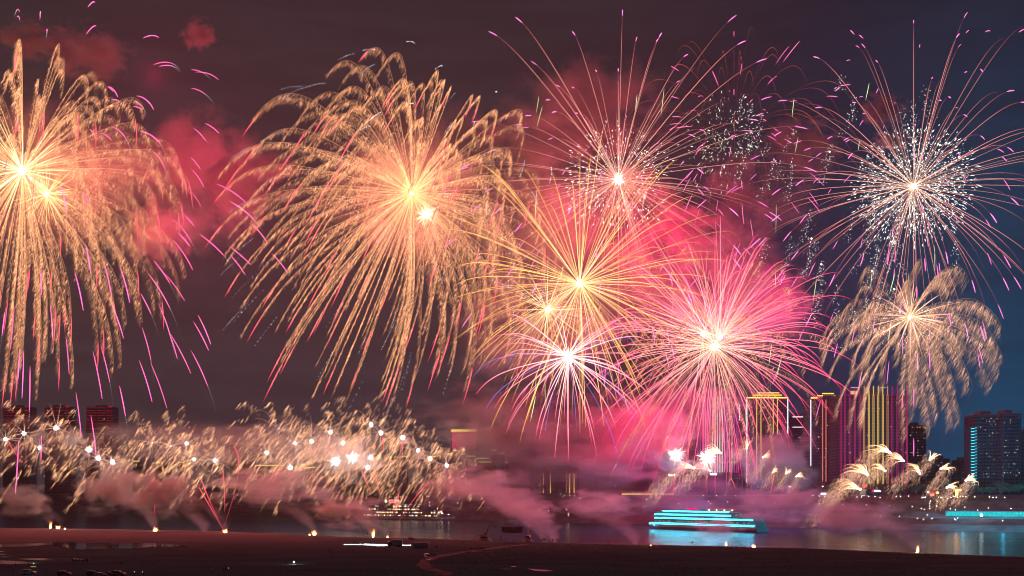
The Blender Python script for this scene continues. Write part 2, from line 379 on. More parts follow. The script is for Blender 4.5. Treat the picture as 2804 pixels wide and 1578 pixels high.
# far bank: a stepped slope running away to the left
BU, BN, B0 = Vector((.8, -.6, 0)), Vector((.6, .8, 0)), Vector((-127, 1150, 0))
def BK(t_, n, z=0): return B0+BU*t_+BN*n+Vector((0, 0, z))
def on_bank(px, n, z=0):
    k = (px-CX)/FPX; y = (n+.6*B0.x+.8*B0.y)/(.6*k+.8); return Vector((k*y, y, z))
PROF = [(-25,-3),(0,.2),(14,4.5),(24,9.2),(37,9.6),(43,14.2),(52,14.8),(70,22),(78,22.6),(92,27),(140,27.5),(400,31),(1400,60)]
def bz(n): return float(np.interp(n, [a for a, _ in PROF], [b for _, b in PROF]))
vs_, fs_ = [], []; ts = np.linspace(-1400, 900, 180); ns = sorted([a for a, _ in PROF]+[8, 32, 60, 110, 200, 300, 700, 1000])
for a in ts:
    for n in ns: vs_.append(tuple(BK(a, n, bz(n)+(.5*fbm(a, n, 40) if 3 < n < 90 else 0))))
q = len(ns)
for i in range(len(ts)-1):
    for j in range(q-1): a = i*q+j; fs_.append((a, a+q, a+q+1, a+1))
me = bpy.data.meshes.new('far_bank'); me.from_pydata(vs_, [], fs_)
BANKM = surf('bank_scrub', (.05, .055, .05), .9, vary=.5, scale=.12)
tag(link('far_bank', me, BANKM), kind='structure')
def pond(name, pts):
    g = [G(*p) for p in pts]; z = max(p.z for p in g)-.03
    m = MB(); top = [(p.x, p.y, z+.10) for p in g]; m.add(top, [tuple(range(len(top)))])
    return tag(m.build(name, POND), kind='structure')
pond('pond_water', [(-60,1494),(0,1493),(60,1491),(120,1487),(180,1486),(260,1488),(380,1488),(450,1491),(515,1496),(500,1498),(420,1499),(360,1504),(290,1504),(220,1507),(190,1502),(140,1494),(110,1495),(60,1499),(-60,1501)])
pond('pond_water', [(48,1530),(130,1529),(200,1530),(250,1532),(215,1534),(180,1537),(120,1535),(70,1533)])
pond('pond_water', [(-40,1535),(0,1535),(60,1538),(110,1543),(60,1545),(-40,1546)])
pond('pond_water', [(-40,1509),(0,1509.5),(16,1511),(0,1512),(-40,1512.5)])
pond('pond_water', [(-40,1517),(0,1517.5),(28,1518.5),(0,1520),(-40,1520.5)])
pond('pond_water', [(-40,1524.6),(10,1525),(55,1525.6),(10,1526.6),(-40,1527)])
pond('pond_water', [(1445,1559),(1470,1560),(1495,1561),(1517,1564.5),(1490,1565.5),(1465,1564.5)])
pond('pond_water', [(1396,1552),(1408,1551.5),(1424,1554.5),(1405,1553.6)])
pond('pond_water', [(1370,1558.5),(1392,1558.8),(1402,1559.3),(1380,1559.6)])

# ------------------------------------------------------------------ smoke lit by the shells, and the air
def smoke_mat(name, dens, plume=False, col=(.92, .88, .88)):
    m, t = newmat(name); o = N(t, 'ShaderNodeOutputMaterial')
    vol = N(t, 'ShaderNodeVolumePrincipled', i_Anisotropy=.25); vol.inputs['Color'].default_value = (*col, 1); vol.inputs['Density Attribute'].default_value = ''
    t.links.new(vol.outputs[0], o.inputs['Volume'])
    k = N(t, 'ShaderNodeTexCoord'); oi = N(t, 'ShaderNodeObjectInfo')
    sx = N(t, 'ShaderNodeSeparateXYZ'); t.links.new(k.outputs['Object'], sx.inputs[0])
    off = N(t, 'ShaderNodeVectorMath', operation='SCALE'); t.links.new(oi.outputs['Location'], off.inputs[0]); off.inputs[3].default_value = .037
    ad = N(t, 'ShaderNodeVectorMath', operation='ADD'); t.links.new(k.outputs['Object'], ad.inputs[0]); t.links.new(off.outputs[0], ad.inputs[1])
    z = N(t, 'ShaderNodeTexNoise', i_Scale=2.0 if not plume else 4.0, i_Detail=4.5, i_Roughness=.58); t.links.new(ad.outputs[0], z.inputs['Vector'])
    sc = N(t, 'ShaderNodeSeparateColor'); t.links.new(oi.outputs['Color'], sc.inputs[0])
    if not plume:
        ln = N(t, 'ShaderNodeVectorMath', operation='LENGTH'); t.links.new(k.outputs['Object'], ln.inputs[0])
        e = math_node(t, 'SUBTRACT', 1.0, ln.outputs['Value'])
        q = math_node(t, 'ADD', math_node(t, 'MULTIPLY', e, 1.3), math_node(t, 'MULTIPLY', math_node(t, 'SUBTRACT', z.outputs[0], .60), 4.2))
        edge = math_node(t, 'MULTIPLY', e, 3.0, True)
        f = math_node(t, 'MULTIPLY', math_node(t, 'MULTIPLY', q, 1.0, True), edge)
    else:
        zp = math_node(t, 'POWER', math_node(t, 'MAXIMUM', sx.outputs[2], .0), 2.0)
        dx = math_node(t, 'ADD', sx.outputs[0], math_node(t, 'MULTIPLY', zp, .95))
        w = math_node(t, 'MULTIPLY_ADD', sx.outputs[2], .46); w.node.inputs[2].default_value = .035
        r = math_node(t, 'SQRT', math_node(t, 'ADD', math_node(t, 'POWER', math_node(t, 'ABSOLUTE', dx), 2.0), math_node(t, 'POWER', math_node(t, 'ABSOLUTE', sx.outputs[1]), 2.0)))
        e = math_node(t, 'SUBTRACT', 1.0, math_node(t, 'DIVIDE', r, w))
        q = math_node(t, 'ADD', math_node(t, 'MULTIPLY', e, 1.4), math_node(t, 'MULTIPLY', math_node(t, 'SUBTRACT', z.outputs[0], .52), 4.5))
        fade = math_node(t, 'MULTIPLY', math_node(t, 'SUBTRACT', 1.0, sx.outputs[2]), 2.2, True)
        f = math_node(t, 'MULTIPLY', math_node(t, 'MULTIPLY', math_node(t, 'MULTIPLY', q, 1.0, True), math_node(t, 'MULTIPLY', e, 1.7, True)), math_node(t, 'MULTIPLY', fade, math_node(t, 'DIVIDE', .09, w)))
    t.links.new(math_node(t, 'MULTIPLY', math_node(t, 'MULTIPLY', f, sc.outputs[0]), dens), vol.inputs['Density'])
    return m
SMOKE = smoke_mat("drifting_smoke", .17); PLUME = smoke_mat('launch_smoke', .11, True)
bm = bmesh.new(); bmesh.ops.create_icosphere(bm, subdivisions=2, radius=1.08); SPH = bpy.data.meshes.new('smoke_cloud'); bm.to_mesh(SPH); bm.free(); SPH.materials.append(SMOKE)
# px, py, rx, ry, distance, thickness of the smoke
SM = [(120,480,230,210,770,.22),(1120,540,250,220,800,.2),(180,470,340,300,800,.16),(540,440,200,170,830,.36),(430,640,120,120,800,.5),(490,540,270,250,850,.28),(640,560,120,100,850,.35),(240,150,150,100,830,.4),(545,95,62,55,830,1.3),(90,110,130,70,830,.5),(1130,520,390,330,860,.14),(680,480,190,110,860,.45),
 (1450,400,210,150,880,.35),(1620,300,260,190,900,.36),(1500,650,290,250,860,.32),(1480,900,280,210,850,.36),(1690,560,190,170,880,.4),(1720,780,200,180,850,.45),(1850,640,170,130,880,.6),(1960,790,270,220,850,.7),(2110,840,160,130,860,.7),
 (2060,540,200,150,900,.45),(2200,400,140,110,900,.5),(2420,300,80,60,880,1.0),(2445,385,70,45,860,1.0),(1600,1180,400,130,900,.6),(1700,1270,260,80,880,.6),(1480,1300,330,120,1010,.4),(1900,1370,280,90,900,.3),(1350,1130,260,120,960,.3),(1790,1185,130,110,850,.9),(1350,1210,190,110,920,.45),(1900,1120,190,120,880,.4),(2120,1260,160,120,850,.5),
 (600,1225,480,110,900,.25),(150,1225,280,110,1000,.5),(950,1250,150,85,850,.5),(1840,1260,70,45,840,1.5),(1940,1275,60,40,845,1.0),(105,1195,36,30,850,1.8),(190,1200,50,40,860,1.2),(1108,1208,26,20,850,2),(1148,1246,26,18,850,1.8),(318,1300,75,60,850,1.2),
 (300,1345,150,80,760,.6),(450,1350,120,80,740,.8),(740,1335,250,75,760,.5),(960,1400,130,60,690,.7),(1300,1340,210,85,660,.32),(1440,1400,120,55,640,.55),(2330,1415,170,65,560,.5),(1960,1450,90,45,600,.7),(2150,1380,190,70,620,.4),(1650,1380,160,60,640,.25),(60,1370,110,60,800,.6)]
for px, py, rx, ry, d, de in SM:
    o = bpy.data.objects.new('smoke_cloud', SPH); COL.objects.link(o); o.location = P(px, py, d); k = d/FPX
    o.location.z = max(o.location.z, ry*k*.55)
    o.scale = (rx*k, max(rx, ry)*.6*k, ry*k); o.color = (de*min(1.5, 60/(max(rx, ry)*k)), 0, 0, 1); tag(o, kind='stuff')
m_ = MB().box(-1.3, .3, -.5, .5, 0, 1); PLM = m_.mesh('smoke_plume', PLUME)
PL = [(138,1446,150,120,1.0),(170,1447,110,80,.6),(424,1453,170,130,.9),(617,1458,150,120,.8),(560,1457,260,150,.8),(860,1464,170,110,.7),(1022,1471,220,140,1.0),(1061,1472,130,70,.7),(1520,1489,330,190,1.5),(1490,1488,250,150,.8),(1990,1494,120,90,.9),(1740,1492,230,130,.7),(2510,1510,340,150,.8)]
for px, py, wx, hz, de in PL:
    g = G(px, py); k = g.y/FPX; o = bpy.data.objects.new('smoke_plume', PLM); COL.objects.link(o); o.location = g+(Vector((g.x, g.y, 0)).normalized()*(24 if 1400 < px < 1600 else 5))-Vector((0, 0, .6))
    o.scale = (wx*k, .7*wx*k, hz*k); o.color = (de, 0, 0, 1); tag(o, kind='stuff')

HM, t = newmat('night_air'); o = N(t, 'ShaderNodeOutputMaterial'); vv = N(t, 'ShaderNodeVolumePrincipled', i_Density=.00006, i_Anisotropy=.0); vv.inputs['Color'].default_value = (.95, .93, .95, 1)
t.links.new(vv.outputs[0], o.inputs['Volume'])
tag(MB().box(-1500, 1500, -60, 2700, -4, 620).build('haze', HM), kind='stuff')
# ------------------------------------------------------------------ city on the far bank
CONC = surf('dark_concrete', (.11, .11, .125), .8, vary=.3, scale=.05)
def facade(name, c, gx=3.2, gz=3.1):
    m, t = newmat(name); o = N(t, 'ShaderNodeOutputMaterial'); b = N(t, 'ShaderNodeBsdfPrincipled', i_Roughness=.45); t.links.new(b.outputs[0], o.inputs[0])
    k = N(t, 'ShaderNodeTexCoord'); s = N(t, 'ShaderNodeSeparateXYZ'); t.links.new(k.outputs['Object'], s.inputs[0])
    u = math_node(t, 'ADD', s.outputs[0], s.outputs[1])
    fx = math_node(t, 'FRACT', math_node(t, 'DIVIDE', u, gx)); fz = math_node(t, 'FRACT', math_node(t, 'DIVIDE', s.outputs[2], gz))
    w = math_node(t, 'MULTIPLY', math_node(t, 'GREATER_THAN', fx, .35), math_node(t, 'GREATER_THAN', fz, .45))
    t.links.new(ramp(t, w, [(0, c), (1, tuple(v*.6 for v in c))]), b.inputs['Base Color'])
    t.links.new(math_node(t, 'MULTIPLY_ADD', w, -.3), b.inputs['Roughness']); b.inputs['Roughness'].links[0].from_node.inputs[2].default_value = .55
    return m
WALLS = [facade('grey_facade', (.030, .036, .052)), facade('warm_facade', (.036, .036, .048), 3.6, 3.0), facade('blue_facade', (.022, .038, .060), 2.8, 3.2)]
POLE = surf('dark_metal', (.06, .06, .065), .5, .5)
ROOFM = surf('roof_slab', (.09, .09, .10), .8)
L = {'white': glow('led_white', (.85, .92, 1.0), 1.7), 'gold': glow('led_gold', (1, .54, .10), 2.2), 'amber': glow('led_amber', (1, .42, .06), .55), 'yellow': glow('led_yellow', (1, .70, .16), 1.0), 'salmon': glow('led_salmon', (1, .27, .19), .75),
     'orange': glow('led_orange', (1, .40, .16), .75), 'magenta': glow('led_magenta', (.62, .01, .20), .75), 'pink': glow('led_pink', (.95, .22, .52), 1.1), 'pinkw': glow('led_pink_white', (1, .62, .60), 1.4), 'violet': glow('led_violet', (.60, .05, .35), .9),
     'red': glow('led_red', (1, .015, .07), .38), 'dred': glow('led_dim_red', (.6, .01, .06), .14), 'cyan': glow('led_cyan', (.05, .75, .95), 1.6), 'teal': glow('led_teal', (.03, .55, .60), 1.0),
     'crim': glow('sign_crimson', (1, .0, .13), 1.6), 'signw': glow('sign_white', (1, .98, .93), 3.5), 'redsign': glow('sign_red', (1, .02, .04), 2.0), 'lamp': glow('lamp_bulb', (1, .88, .75), 6), 'lampo': glow('lamp_orange', (1, .40, .07), 26)}
LITW = [glow('window_warm', (1, .62, .30), .8), glow('window_white', (.9, .92, 1), .8), glow('window_dim', (.8, .6, .45), .28), glow('window_cool', (.4, .85, .9), .4)]
ubox = {}
def unit_box(mat):                                       # 1 m cube standing on its base centre
    if mat.name not in ubox: ubox[mat.name] = MB().box(-.5, .5, -.5, .5, 0, 1).mesh('light_block', mat)
    return ubox[mat.name]
class Tower:
    def __init__(s, name, label, pl, pr, pt, n, depth=26, wall=0, cat='building', group=None, base=None, steps=True):
        pc = (pl+pr)/2; s.o = on_bank(pc, n); s.z0 = bz(n)-.5 if base is None else base; s.o.z = s.z0; s.k = s.o.y/FPX; s.pc = pc
        s.root = empty(name, s.o, 0, label, cat, group); s.w = (pr-pl)*s.k; s.h = s.Z(pt)
        WM = WALLS[wall % 3]
        MB().box(-s.w/2, s.w/2, 0, depth, 0, s.h).build('wall', WM, s.root)
        if steps: MB().box(-s.w/2+.6, s.w/2-.6, .6, depth-.6, s.h+.003, s.h+1.1).box(-s.w*.2, s.w*.18, 5, depth-6, s.h+1.1, s.h+4.2).build('roof', ROOFM, s.root)
    def X(s, px): return (px-s.pc)*s.k
    def Z(s, py): return CAMZ+(HZ-py)*s.k-s.z0
    def block(s, name, p0, p1, y0, y1, mat, yo=-.35, th=.5):     # a lit bar or panel on the front, from photo pixels
        x = link(name, unit_box(mat), None, s.root); a, b = s.X(p0), s.X(p1); c, d = s.Z(y1), s.Z(y0)
        x.location = ((a+b)/2, yo, c); x.scale = (max(b-a, .12), th, max(d-c, .12)); return x
    def vline(s, px, y0, y1, mat, w=1.7, name='light_strip'): return s.block(name, px-w/2, px+w/2, y0, y1, mat)
    def hline(s, py, p0, p1, mat, w=1.7, name='light_strip'): return s.block(name, p0, p1, py-w/2, py+w/2, mat)
    def bays(s, spans):                                  # stacked balconies: one stepped front per bay
        for p0, p1 in spans:
            pr = [(.01, .3)]; z = .3
            while z < s.h-3.6: pr += [(-1.25, z), (-1.25, z+.75), (-.28, z+.75), (-.28, z+3.1)]; z += 3.1
            pr.append((.01, z)); a, b = s.X(p0), s.X(p1)
            MB().loft([[(a, y, q) for y, q in pr], [(b, y, q) for y, q in pr]]).build('balcony_bay', WALLS[2], s.root)
    def windows(s, p0, p1, y0, y1, n, kinds=(0, 1, 2, 2, 3), size=(2.0, 1.8)):
        seen = set()
        for _ in range(n):
            for _t in range(20):
                i, j = random.randint(0, max(1, int((p1-p0)/4))), random.randint(0, max(1, int((y1-y0)/8)))
                if (i, j) not in seen: break
            else: continue
            seen.add((i, j)); px, py = p0+4*i, y0+8*j; a = size[0]*random.uniform(.6, 1.5)
            s.block('lit_window', px, px+a, py, py+size[1]*random.uniform(.7, 1.3), LITW[random.choice(kinds)], -.5, .3)

# pink curtain tower
T = Tower('office_tower', 'tall tower wrapped in pink and white vertical light strips', 1908, 2032, 1084, 175, 34, 2)
for i in range(25):
    px = 1909+i*4.65; mid = 1-abs(px-1965)/58
    T.vline(px, 1086, 1296, L['pinkw'] if mid > .72 else L['pink'] if mid > .35 else L['violet'], 1.15)
for i in range(9): T.block('light_strip', 2024, 2026, 1108+i*5, 1111+i*5, L['white'])
T.block('sign_board', 1944, 1983, 1296.5, 1302.5, L['signw'], -1.2); T.block('sign_board', 1983.6, 1995, 1297.5, 1303.5, L['crim'], -1.2)
T2 = Tower('podium_building', 'dark blue low block under the pink lit tower', 1938, 2034, 1304, 158, 14, 2); T2.windows(1945, 2025, 1309, 1330, 10, (2, 3))
# gold crowned towers
def crown(T, a, b, yb, tiers):
    for (p0, p1, yt, y1) in tiers:
        T.block('crown_tier', p0, p1, yt+1.6, y1, WALLS[1], 6, 12); T.hline(yt+.8, p0, p1, L['gold'], 2.0, 'crown_light')
        n = max(2, int((p1-p0)/4.5))
        for i in range(n): T.block('crown_lit_strip', p0+(i+.3)*(p1-p0)/n, p0+(i+.72)*(p1-p0)/n, yt+3, y1, L['amber'], -.2)  # gold-lit crown wall: its light is put in as amber emission
T = Tower('residential_tower', 'tall dark tower with stepped gold crown and white edge strips', 2044, 2158, 1090, 185, 28, 1, steps=False)
crown(T, 2044, 2158, 1090, [(2072, 2134, 1075.5, 1082), (2062, 2141, 1081.5, 1090.2)])
T.hline(1089.5, 2044, 2158, L['gold'], 3.2, 'crown_light')
T.vline(2045, 1093, 1322, L['white'], 1.8); T.vline(2157, 1093, 1188, L['white'], 1.8)
for px, y1 in ((2072, 1315), (2083.5, 1315), (2117, 1188), (2128.5, 1188)): T.vline(px, 1093, y1, L['yellow'], 1.8)
for px in (2117, 2128.5):
    for i in range(9): T.block('light_strip', px-.8, px+.8, 1233+i*10, 1237+i*10, L['amber'])
T.windows(2049, 2150, 1100, 1300, 48); T.bays([(2048, 2064), (2089, 2111), (2136, 2150)])
T = Tower('residential_tower', 'dark tower with small gold crown, white left edge and salmon strips', 2219, 2297, 1090, 178, 26, 1, steps=False)
crown(T, 2219, 2297, 1090, [(2251, 2283, 1077, 1083.5), (2237, 2253, 1083.5, 1090.2), (2283.5, 2296, 1084, 1090.2)]); T.hline(1090, 2220, 2238, L['gold'], 3, 'crown_light')
T.vline(2220, 1095, 1276, L['white'], 1.8)
for px in (2252.5, 2261.5, 2272.5, 2281): T.vline(px, 1095, 1319, L['salmon'], 1.9)
T.windows(2224, 2292, 1100, 1315, 46); T.bays([(2226, 2242), (2286, 2295)])
# striped tower
T = Tower('office_tower', 'widest dark tower with crimson and yellow double light stripes', 2299, 2486, 1083, 172, 36, 0)
for px, c in zip((2302,2313.5,2328,2341,2354,2366,2379,2391.5,2404.5,2417,2430,2443,2457,2471,2483), 'mmmmmoyyyyommmm'):
    m = L[{'m': 'magenta', 'o': 'orange', 'y': 'yellow'}[c]]
    T.vline(px-1.6, 1082, 1326, m, .8); T.vline(px+1.6, 1082, 1326, m, .8); T.vline(px, 1057, 1081.8, m, 1.8, 'roof_strip')
T.block('roof_frame', 2300, 2485, 1057, 1060, ROOFM, 12, 1); T.block('roof_lantern', 2333, 2349, 1070, 1079, LITW[0], 3, 2); T.hline(1062, 2331, 2350, LITW[1], 1.6); T.hline(1062, 2408, 2426, LITW[0], 1.4)
T.windows(2306, 2480, 1095, 1320, 40)
# other blocks: left, right, top, back distance, wall, windows, label
for a, b, yt, n, w, nw, lab in [(2484,2536,1167,260,0,22,'plain dark block with small orange roof lights right of the striped tower'),(2560,2602,1258,330,2,16,'low distant block with dotted white window rows'),(2632,2658,1262,300,2,6,'dim slim block just left of the cyan dotted strip'),
    (2672,2742,1137,165,2,36,'dark teal tower at the right with the cyan dotted strip on its edge'),(2741,2797,1134,170,2,40,'dark teal tower at the far right with scattered lit windows'),(2163,2215,1141,300,0,16,'distant block with two white roof lines between the gold crowned towers'),
    (1632,1722,1165,330,1,40,'hazy block with scattered warm windows in the red smoke'),(1478,1512,1290,240,0,4,'left one of the twin blocks with gold lamp columns'),(1550,1580,1290,240,0,4,'right one of the twin blocks with gold lamp columns'),
    (1694,1790,1169,420,1,6,'long hazy slab with a gold roof line in crimson smoke'),(1826,1906,1165,420,0,5,'slab with a gold roof line touching the pink lit tower'),(1786,1936,1309,120,0,8,'low riverside block carrying the white sign'),
    (2796,2900,1180,240,2,30,'block cut by the right edge beyond the teal towers'),(1390,1452,1252,300,0,8,'faint square block in haze right of the gold eaves'),(885,940,1285,260,1,0,'pair of rounded balcony blocks with pale curved lights under the brightest flash'),(1585,1630,1262,300,2,8,'low hazy block left of the block with warm windows')]:
    T = Tower('city_building', lab, a, b, yt, n, 24, w); T.windows(a+4, b-6, yt+8, 1322, nw)
    if 'dark teal' in lab: T.bays([(a+6, a+20), (a+25, a+33), (b-21, b-5)]); T.block('roof_plant', a+12, b-14, yt-5, yt-.2, ROOFM, 9, 8); T.block('roof_mast', a+30, a+30.8, yt-16, yt-5, POLE, 12, .4)
    if 'orange roof' in lab:
        for p in (2497, 2510, 2517, 2528, 2532): T.block('roof_light', p, p+3, 1169, 1171.5 if p < 2530 else 1175, L['amber'])
    if 'cyan dotted' in lab and a == 2672:
        for i in range(20): T.block('light_dot', 2659, 2668, 1173+i*8.2, 1175+i*8.2, L['cyan']); T.block('light_dot', 2671, 2673.2, 1171+i*8.2, 1173+i*8.2, L['cyan'])
        T.block('facade_fin', 2657, 2671.9, 1168, 1340, WALLS[2], 5, 9)
    if 'two white' in lab: T.hline(1142, 2170, 2204, L['white'], 1.8); T.hline(1170, 2170, 2213, L['white'], 1.5)
    if 'twin' in lab:
        for p, m in ((a+10, 'gold'), (a+29 if a == 1478 else a+22, 'gold'), (a+1, 'amber')):
            for i in range(7): T.block('lamp_column', p-.8, p+.8, 1298+i*7.6, 1304+i*7.6, L[m])
    if 'slab' in lab: T.hline(yt+.5, a+2, b-1, L['orange'], 1.4, 'roof_light')
    if 'carrying' in lab:
        for i, sh in enumerate([((-.4,0),(-.1,0),(.4,.2),(.35,.9),(0,1.15),(-.42,.85)), ((-.1,0),(.25,0),(.3,.4),(.12,1),(-.08,1),(-.35,.5)), ((-.4,.05),(.42,.05),(.3,.5),(.05,1),(-.15,1),(-.3,.55)), ((-.2,0),(.2,0),(.28,.35),(.4,.75),(.2,1.1),(-.25,1.1),(-.42,.7))]):
            z = T.Z(1304.8); c = T.X(1832+i*5); MB().prism([(c+x*1.8, z+y*2.5) for x, y in sh], -1.2, -.9).build('sign_letter', L['signw'], T.root)
    if 'rounded' in lab:
        for cx_ in (894, 900.5, 920, 927):
            for j in range(6): T.block('balcony_light', cx_-2.2, cx_+2.2, 1291+j*6.2, 1292.3+j*6.2, LITW[0])
# red striped towers on the far left
for a, b, yt, lab in [(8,82,1115,'first tower from the left with red floor lines'),(122,192,1115,'second tower from the left with red floor lines'),(236,308,1115,'third tower from the left with red floor lines')]:
    T = Tower('residential_tower', lab, a, b, yt, 220, 30, 0, group='red striped towers')
    for i in range(24):
        y = yt+2+i*7.05; m = L['red'] if i < 9 else L['dred']
        for p0, p1 in ((a, a+27), (a+30, a+52), (a+56, b)):
            if random.random() < .93: T.hline(y, p0, p1, m, .75, 'floor_light')
    T.block('roof_sign', b-11, b-2, yt-3.5, yt-.5, L['red']); T.windows(a+4, b-8, yt+8, yt+120, 6)
# gold crown with red curtain
T = Tower('hotel_tower', 'hazy tower with a bright gold crown and thin red curtain lights', 1235, 1304, 1176, 380, 28, 1, steps=False)
for i in range(24): T.block('crown_light', 1235.3+i*2.86, 1237.5+i*2.86, 1175.5, 1183.5, L['yellow'])
T.block('crown_band', 1235, 1304, 1177, 1182, L['gold'], -.15, .2)
for i in range(26): T.vline(1239+i*2.5, 1185, 1222+random.uniform(0, 14), L['crim'], .7)
# old style roofs with lit eaves
EV = [(1078,1092,1252),(1100,1116,1251),(1169,1195,1250),(1196,1208,1249),(1223,1250,1243),(1240,1256,1234),(1263,1275,1244),(1276,1301,1249.5),(1288,1337,1256),(1251,1263,1268),(1311,1346,1265.5),(1345,1360,1233),(1371,1382,1242.5),(1384,1392,1267),(699,780,1275),(835,864,1280.5),(629,722,1216),(490,507,1267),(427,446,1266),(362,384,1263)]
WH = ['first short one right of the low row','second short one right of the low row','long one under the last crackle bursts','short one stepping up to the hotel','long one just under the hotel curtain lights','highest one below the gold crown hotel','short one right of the highest roof','dotted one below right of the hotel','longest bright one right of the hotel','small one low under the hotel','double stepped one with rows of orange windows','small high one in red smoke','tiny one in red smoke further right','last small one on the right with a column of windows','bright long one in the low row of bursts','dim short one left of the brightest flash','faint green gold one inside the grain cloud','small one with a hanging corner light','one with a long hanging corner light in the left smoke','small one left of it in the smoke']
TILE = surf('grey_tiles', (.08, .08, .085), .7)
for (a, b, y), wh in zip(EV, WH):
    n = 300+random.uniform(-40, 60); T = Tower('eaved_building', 'gold eaved old building, '+wh, a+1, b-1, y+2, n, 16, 1, group='buildings with gold lit eaves', steps=False)
    h = T.h; w = T.w/2+1.2
    MB().loft([[(-w, -1.4, h+.01), (w, -1.4, h+.01), (w, 17.4, h+.01), (-w, 17.4, h+.01)], [(-w*.8, 3.5, h+2.2), (w*.8, 3.5, h+2.2), (w*.8, 12.5, h+2.2), (-w*.8, 12.5, h+2.2)], [(-w*.72, 7.2, h+4), (w*.72, 7.2, h+4), (w*.72, 8.8, h+4), (-w*.72, 8.8, h+4)]]).build('roof', TILE, T.root)
    m = L['yellow'] if a != 629 else L['amber']
    T.hline(y, a, b, m, 2.3 if b-a > 20 else 1.8, 'eave_light').location.y = -1.9
    if a in (490, 427): T.vline(b-.5, y+2, y+(12 if a == 490 else 32), L['amber'], 1.6, 'corner_light'); T.block('eave_light', a, a+1.2, y+3, y+13, L['amber'])
    if a == 1311:
        for r in range(3):
            for p in (1317, 1319.5, 1328, 1331, 1334, 1341, 1343.5): T.block('lit_window', p, p+1.2, 1273+r*16, 1275+r*16, L['amber'])
    if a == 1384:
        for r in range(5): T.block('lit_window', 1385, 1387.5, 1274+r*12, 1275.6+r*12, L['red'])
# riverside pavilion outlined in gold
T = Tower('riverside_pavilion', 'long low pavilion outlined in gold light by the far shore', 1702, 1848, 1348, 88, 10, 1, steps=False)
for i in range(16):
    p = 1703+i*9
    T.hline(1351, p, p+7, L['gold'], 1.1, 'frame_light'); T.hline(1354.6, p, p+7.4, L['gold'], 1.1, 'frame_light'); T.block('frame_light', p, p+.9, 1351.6, 1354, L['orange'])
    if i % 2: T.block('roof_lamp', p, p+3, 1345, 1346, L['orange'])

# ------------------------------------------------------------------ riverside: shops, gate, lamps, trees
T = Tower('shop_building', 'lit riverside shop with a red heart shaped sign and orange board', 2356, 2386, 1340, 96, 10, 1, steps=False)
z = T.Z(1337); c = T.X(2366)
MB().prism([(c+2.1*x, z+2*y) for x, y in ((0, 0), (.9, .7), (1.2, 1.3), (.9, 1.8), (.4, 1.7), (0, 1.3), (-.4, 1.7), (-.9, 1.8), (-1.2, 1.3), (-.9, .7))], -.9, -.6).build('heart_sign', L['redsign'], T.root)
T.block('sign_board', 2360, 2371, 1341, 1343.6, L['orange'], -.9); T.block('shop_window', 2357, 2368, 1356, 1359.5, LITW[1]); T.block('shop_window', 2372, 2378, 1357, 1359.5, LITW[3]); T.block('wall_panel', 2358, 2370, 1345, 1355, LITW[2])
T = Tower('sign_shop', 'dark riverside shop with long white sign and red roundel', 2386, 2412, 1338, 97, 10, 0, steps=False)
T.block('sign_board', 2394, 2411, 1342.2, 1346.4, L['signw'], -.9); a = T.X(2391); z = T.Z(1344.3)
MB().cyl((a, -1, z), (a, -.6, z), 1.0, n=12).build('sign_roundel', L['redsign'], T.root)
T = Tower('sign_shop', 'dark riverside shop with short bright white sign on the left', 2240, 2268, 1346, 97, 10, 0, steps=False)
T.block('sign_board', 2247, 2261, 1350, 1355.5, L['signw'], -.9)
T = Tower('entrance_gate', 'small lit gate building with red lanterns along its top', 2541, 2574, 1347, 97, 8, 2, steps=False)
for p in (2545, 2552.5, 2560.5, 2565.5):
    a, z = T.X(p), T.Z(1349.5); MB().loft([[(a+r*math.cos(q*PI/4), -1.2+r*math.sin(q*PI/4), z+h) for q in range(8)] for r, h in ((.35, -.9), (.95, -.4), (.95, .4), (.35, .9))]).build('lantern', L['redsign'] if p != 2565.5 else L['lampo'], T.root)
T.block('lit_panel', 2546, 2558, 1352, 1360, LITW[0]); T.block('lit_panel', 2562, 2568, 1354, 1360, LITW[2]); T.block('sign_board', 2547, 2554, 1358, 1360.5, L['redsign'], -.6); T.block('sign_board', 2538, 2542.5, 1347, 1349.6, L['lamp'], -.9)
o = on_bank(2620, 96, bz(96)); k = o.y/FPX; r = empty('lit_post', o, 0, 'tall golden glowing post with a side arm by the promenade', 'light post')
MB().box(-1, 1, -.5, .5, 0, 6.2).build('glow_column', L['lampo'], r); MB().box(1.05, 4.4, -.4, .4, 4.6, 6.2).build('glow_arm', L['lampo'], r); MB().box(-.3, .3, .55, .8, 0, 6.4).build('post', POLE, r)
def lamp_post(label, loc, h, mat, rad, group, power=0):
    r = empty('street_lamp', loc, 0, label, 'lamp', group)
    MB().cyl((0, 0, 0), (0, 0, h), .12, .08, 6).cyl((0, 0, h), (0, -.8, h+.15), .06, .05, 5).build('pole', POLE, r)
    MB().loft([[(q*math.cos(a*PI/4), -.8+q*math.sin(a*PI/4), h+z) for a in range(8)] for q, z in ((rad*.5, -rad*.9), (rad, -rad*.3), (rad, rad*.35), (rad*.4, rad))]).build('lamp_head', mat, r)
    return r
def lamp_at(px, py, h=5.0, label='', mat=None, rad=.42, group='lamps on the far bank', proto={}):
    best = None
    for n in np.arange(3, 330, 1.5):
        g = on_bank(px, n, bz(n)); y = HZ-(g.z+h-CAMZ)*FPX/g.y; e = abs(y-py)
        if best is None or e < best[0]: best = (e, g)
    g = best[1]; z = CAMZ+(HZ-py)/FPX*g.y; h = max(2.0, z-g.z)
    mat = mat or L['lamp']; key = (mat.name, round(h), rad)
    if key not in proto: proto[key] = lamp_post(label, g, h, mat, rad, group); return proto[key]
    c = copy_tree(proto[key]); c.location = g; c['label'] = label; c['group'] = group; return c
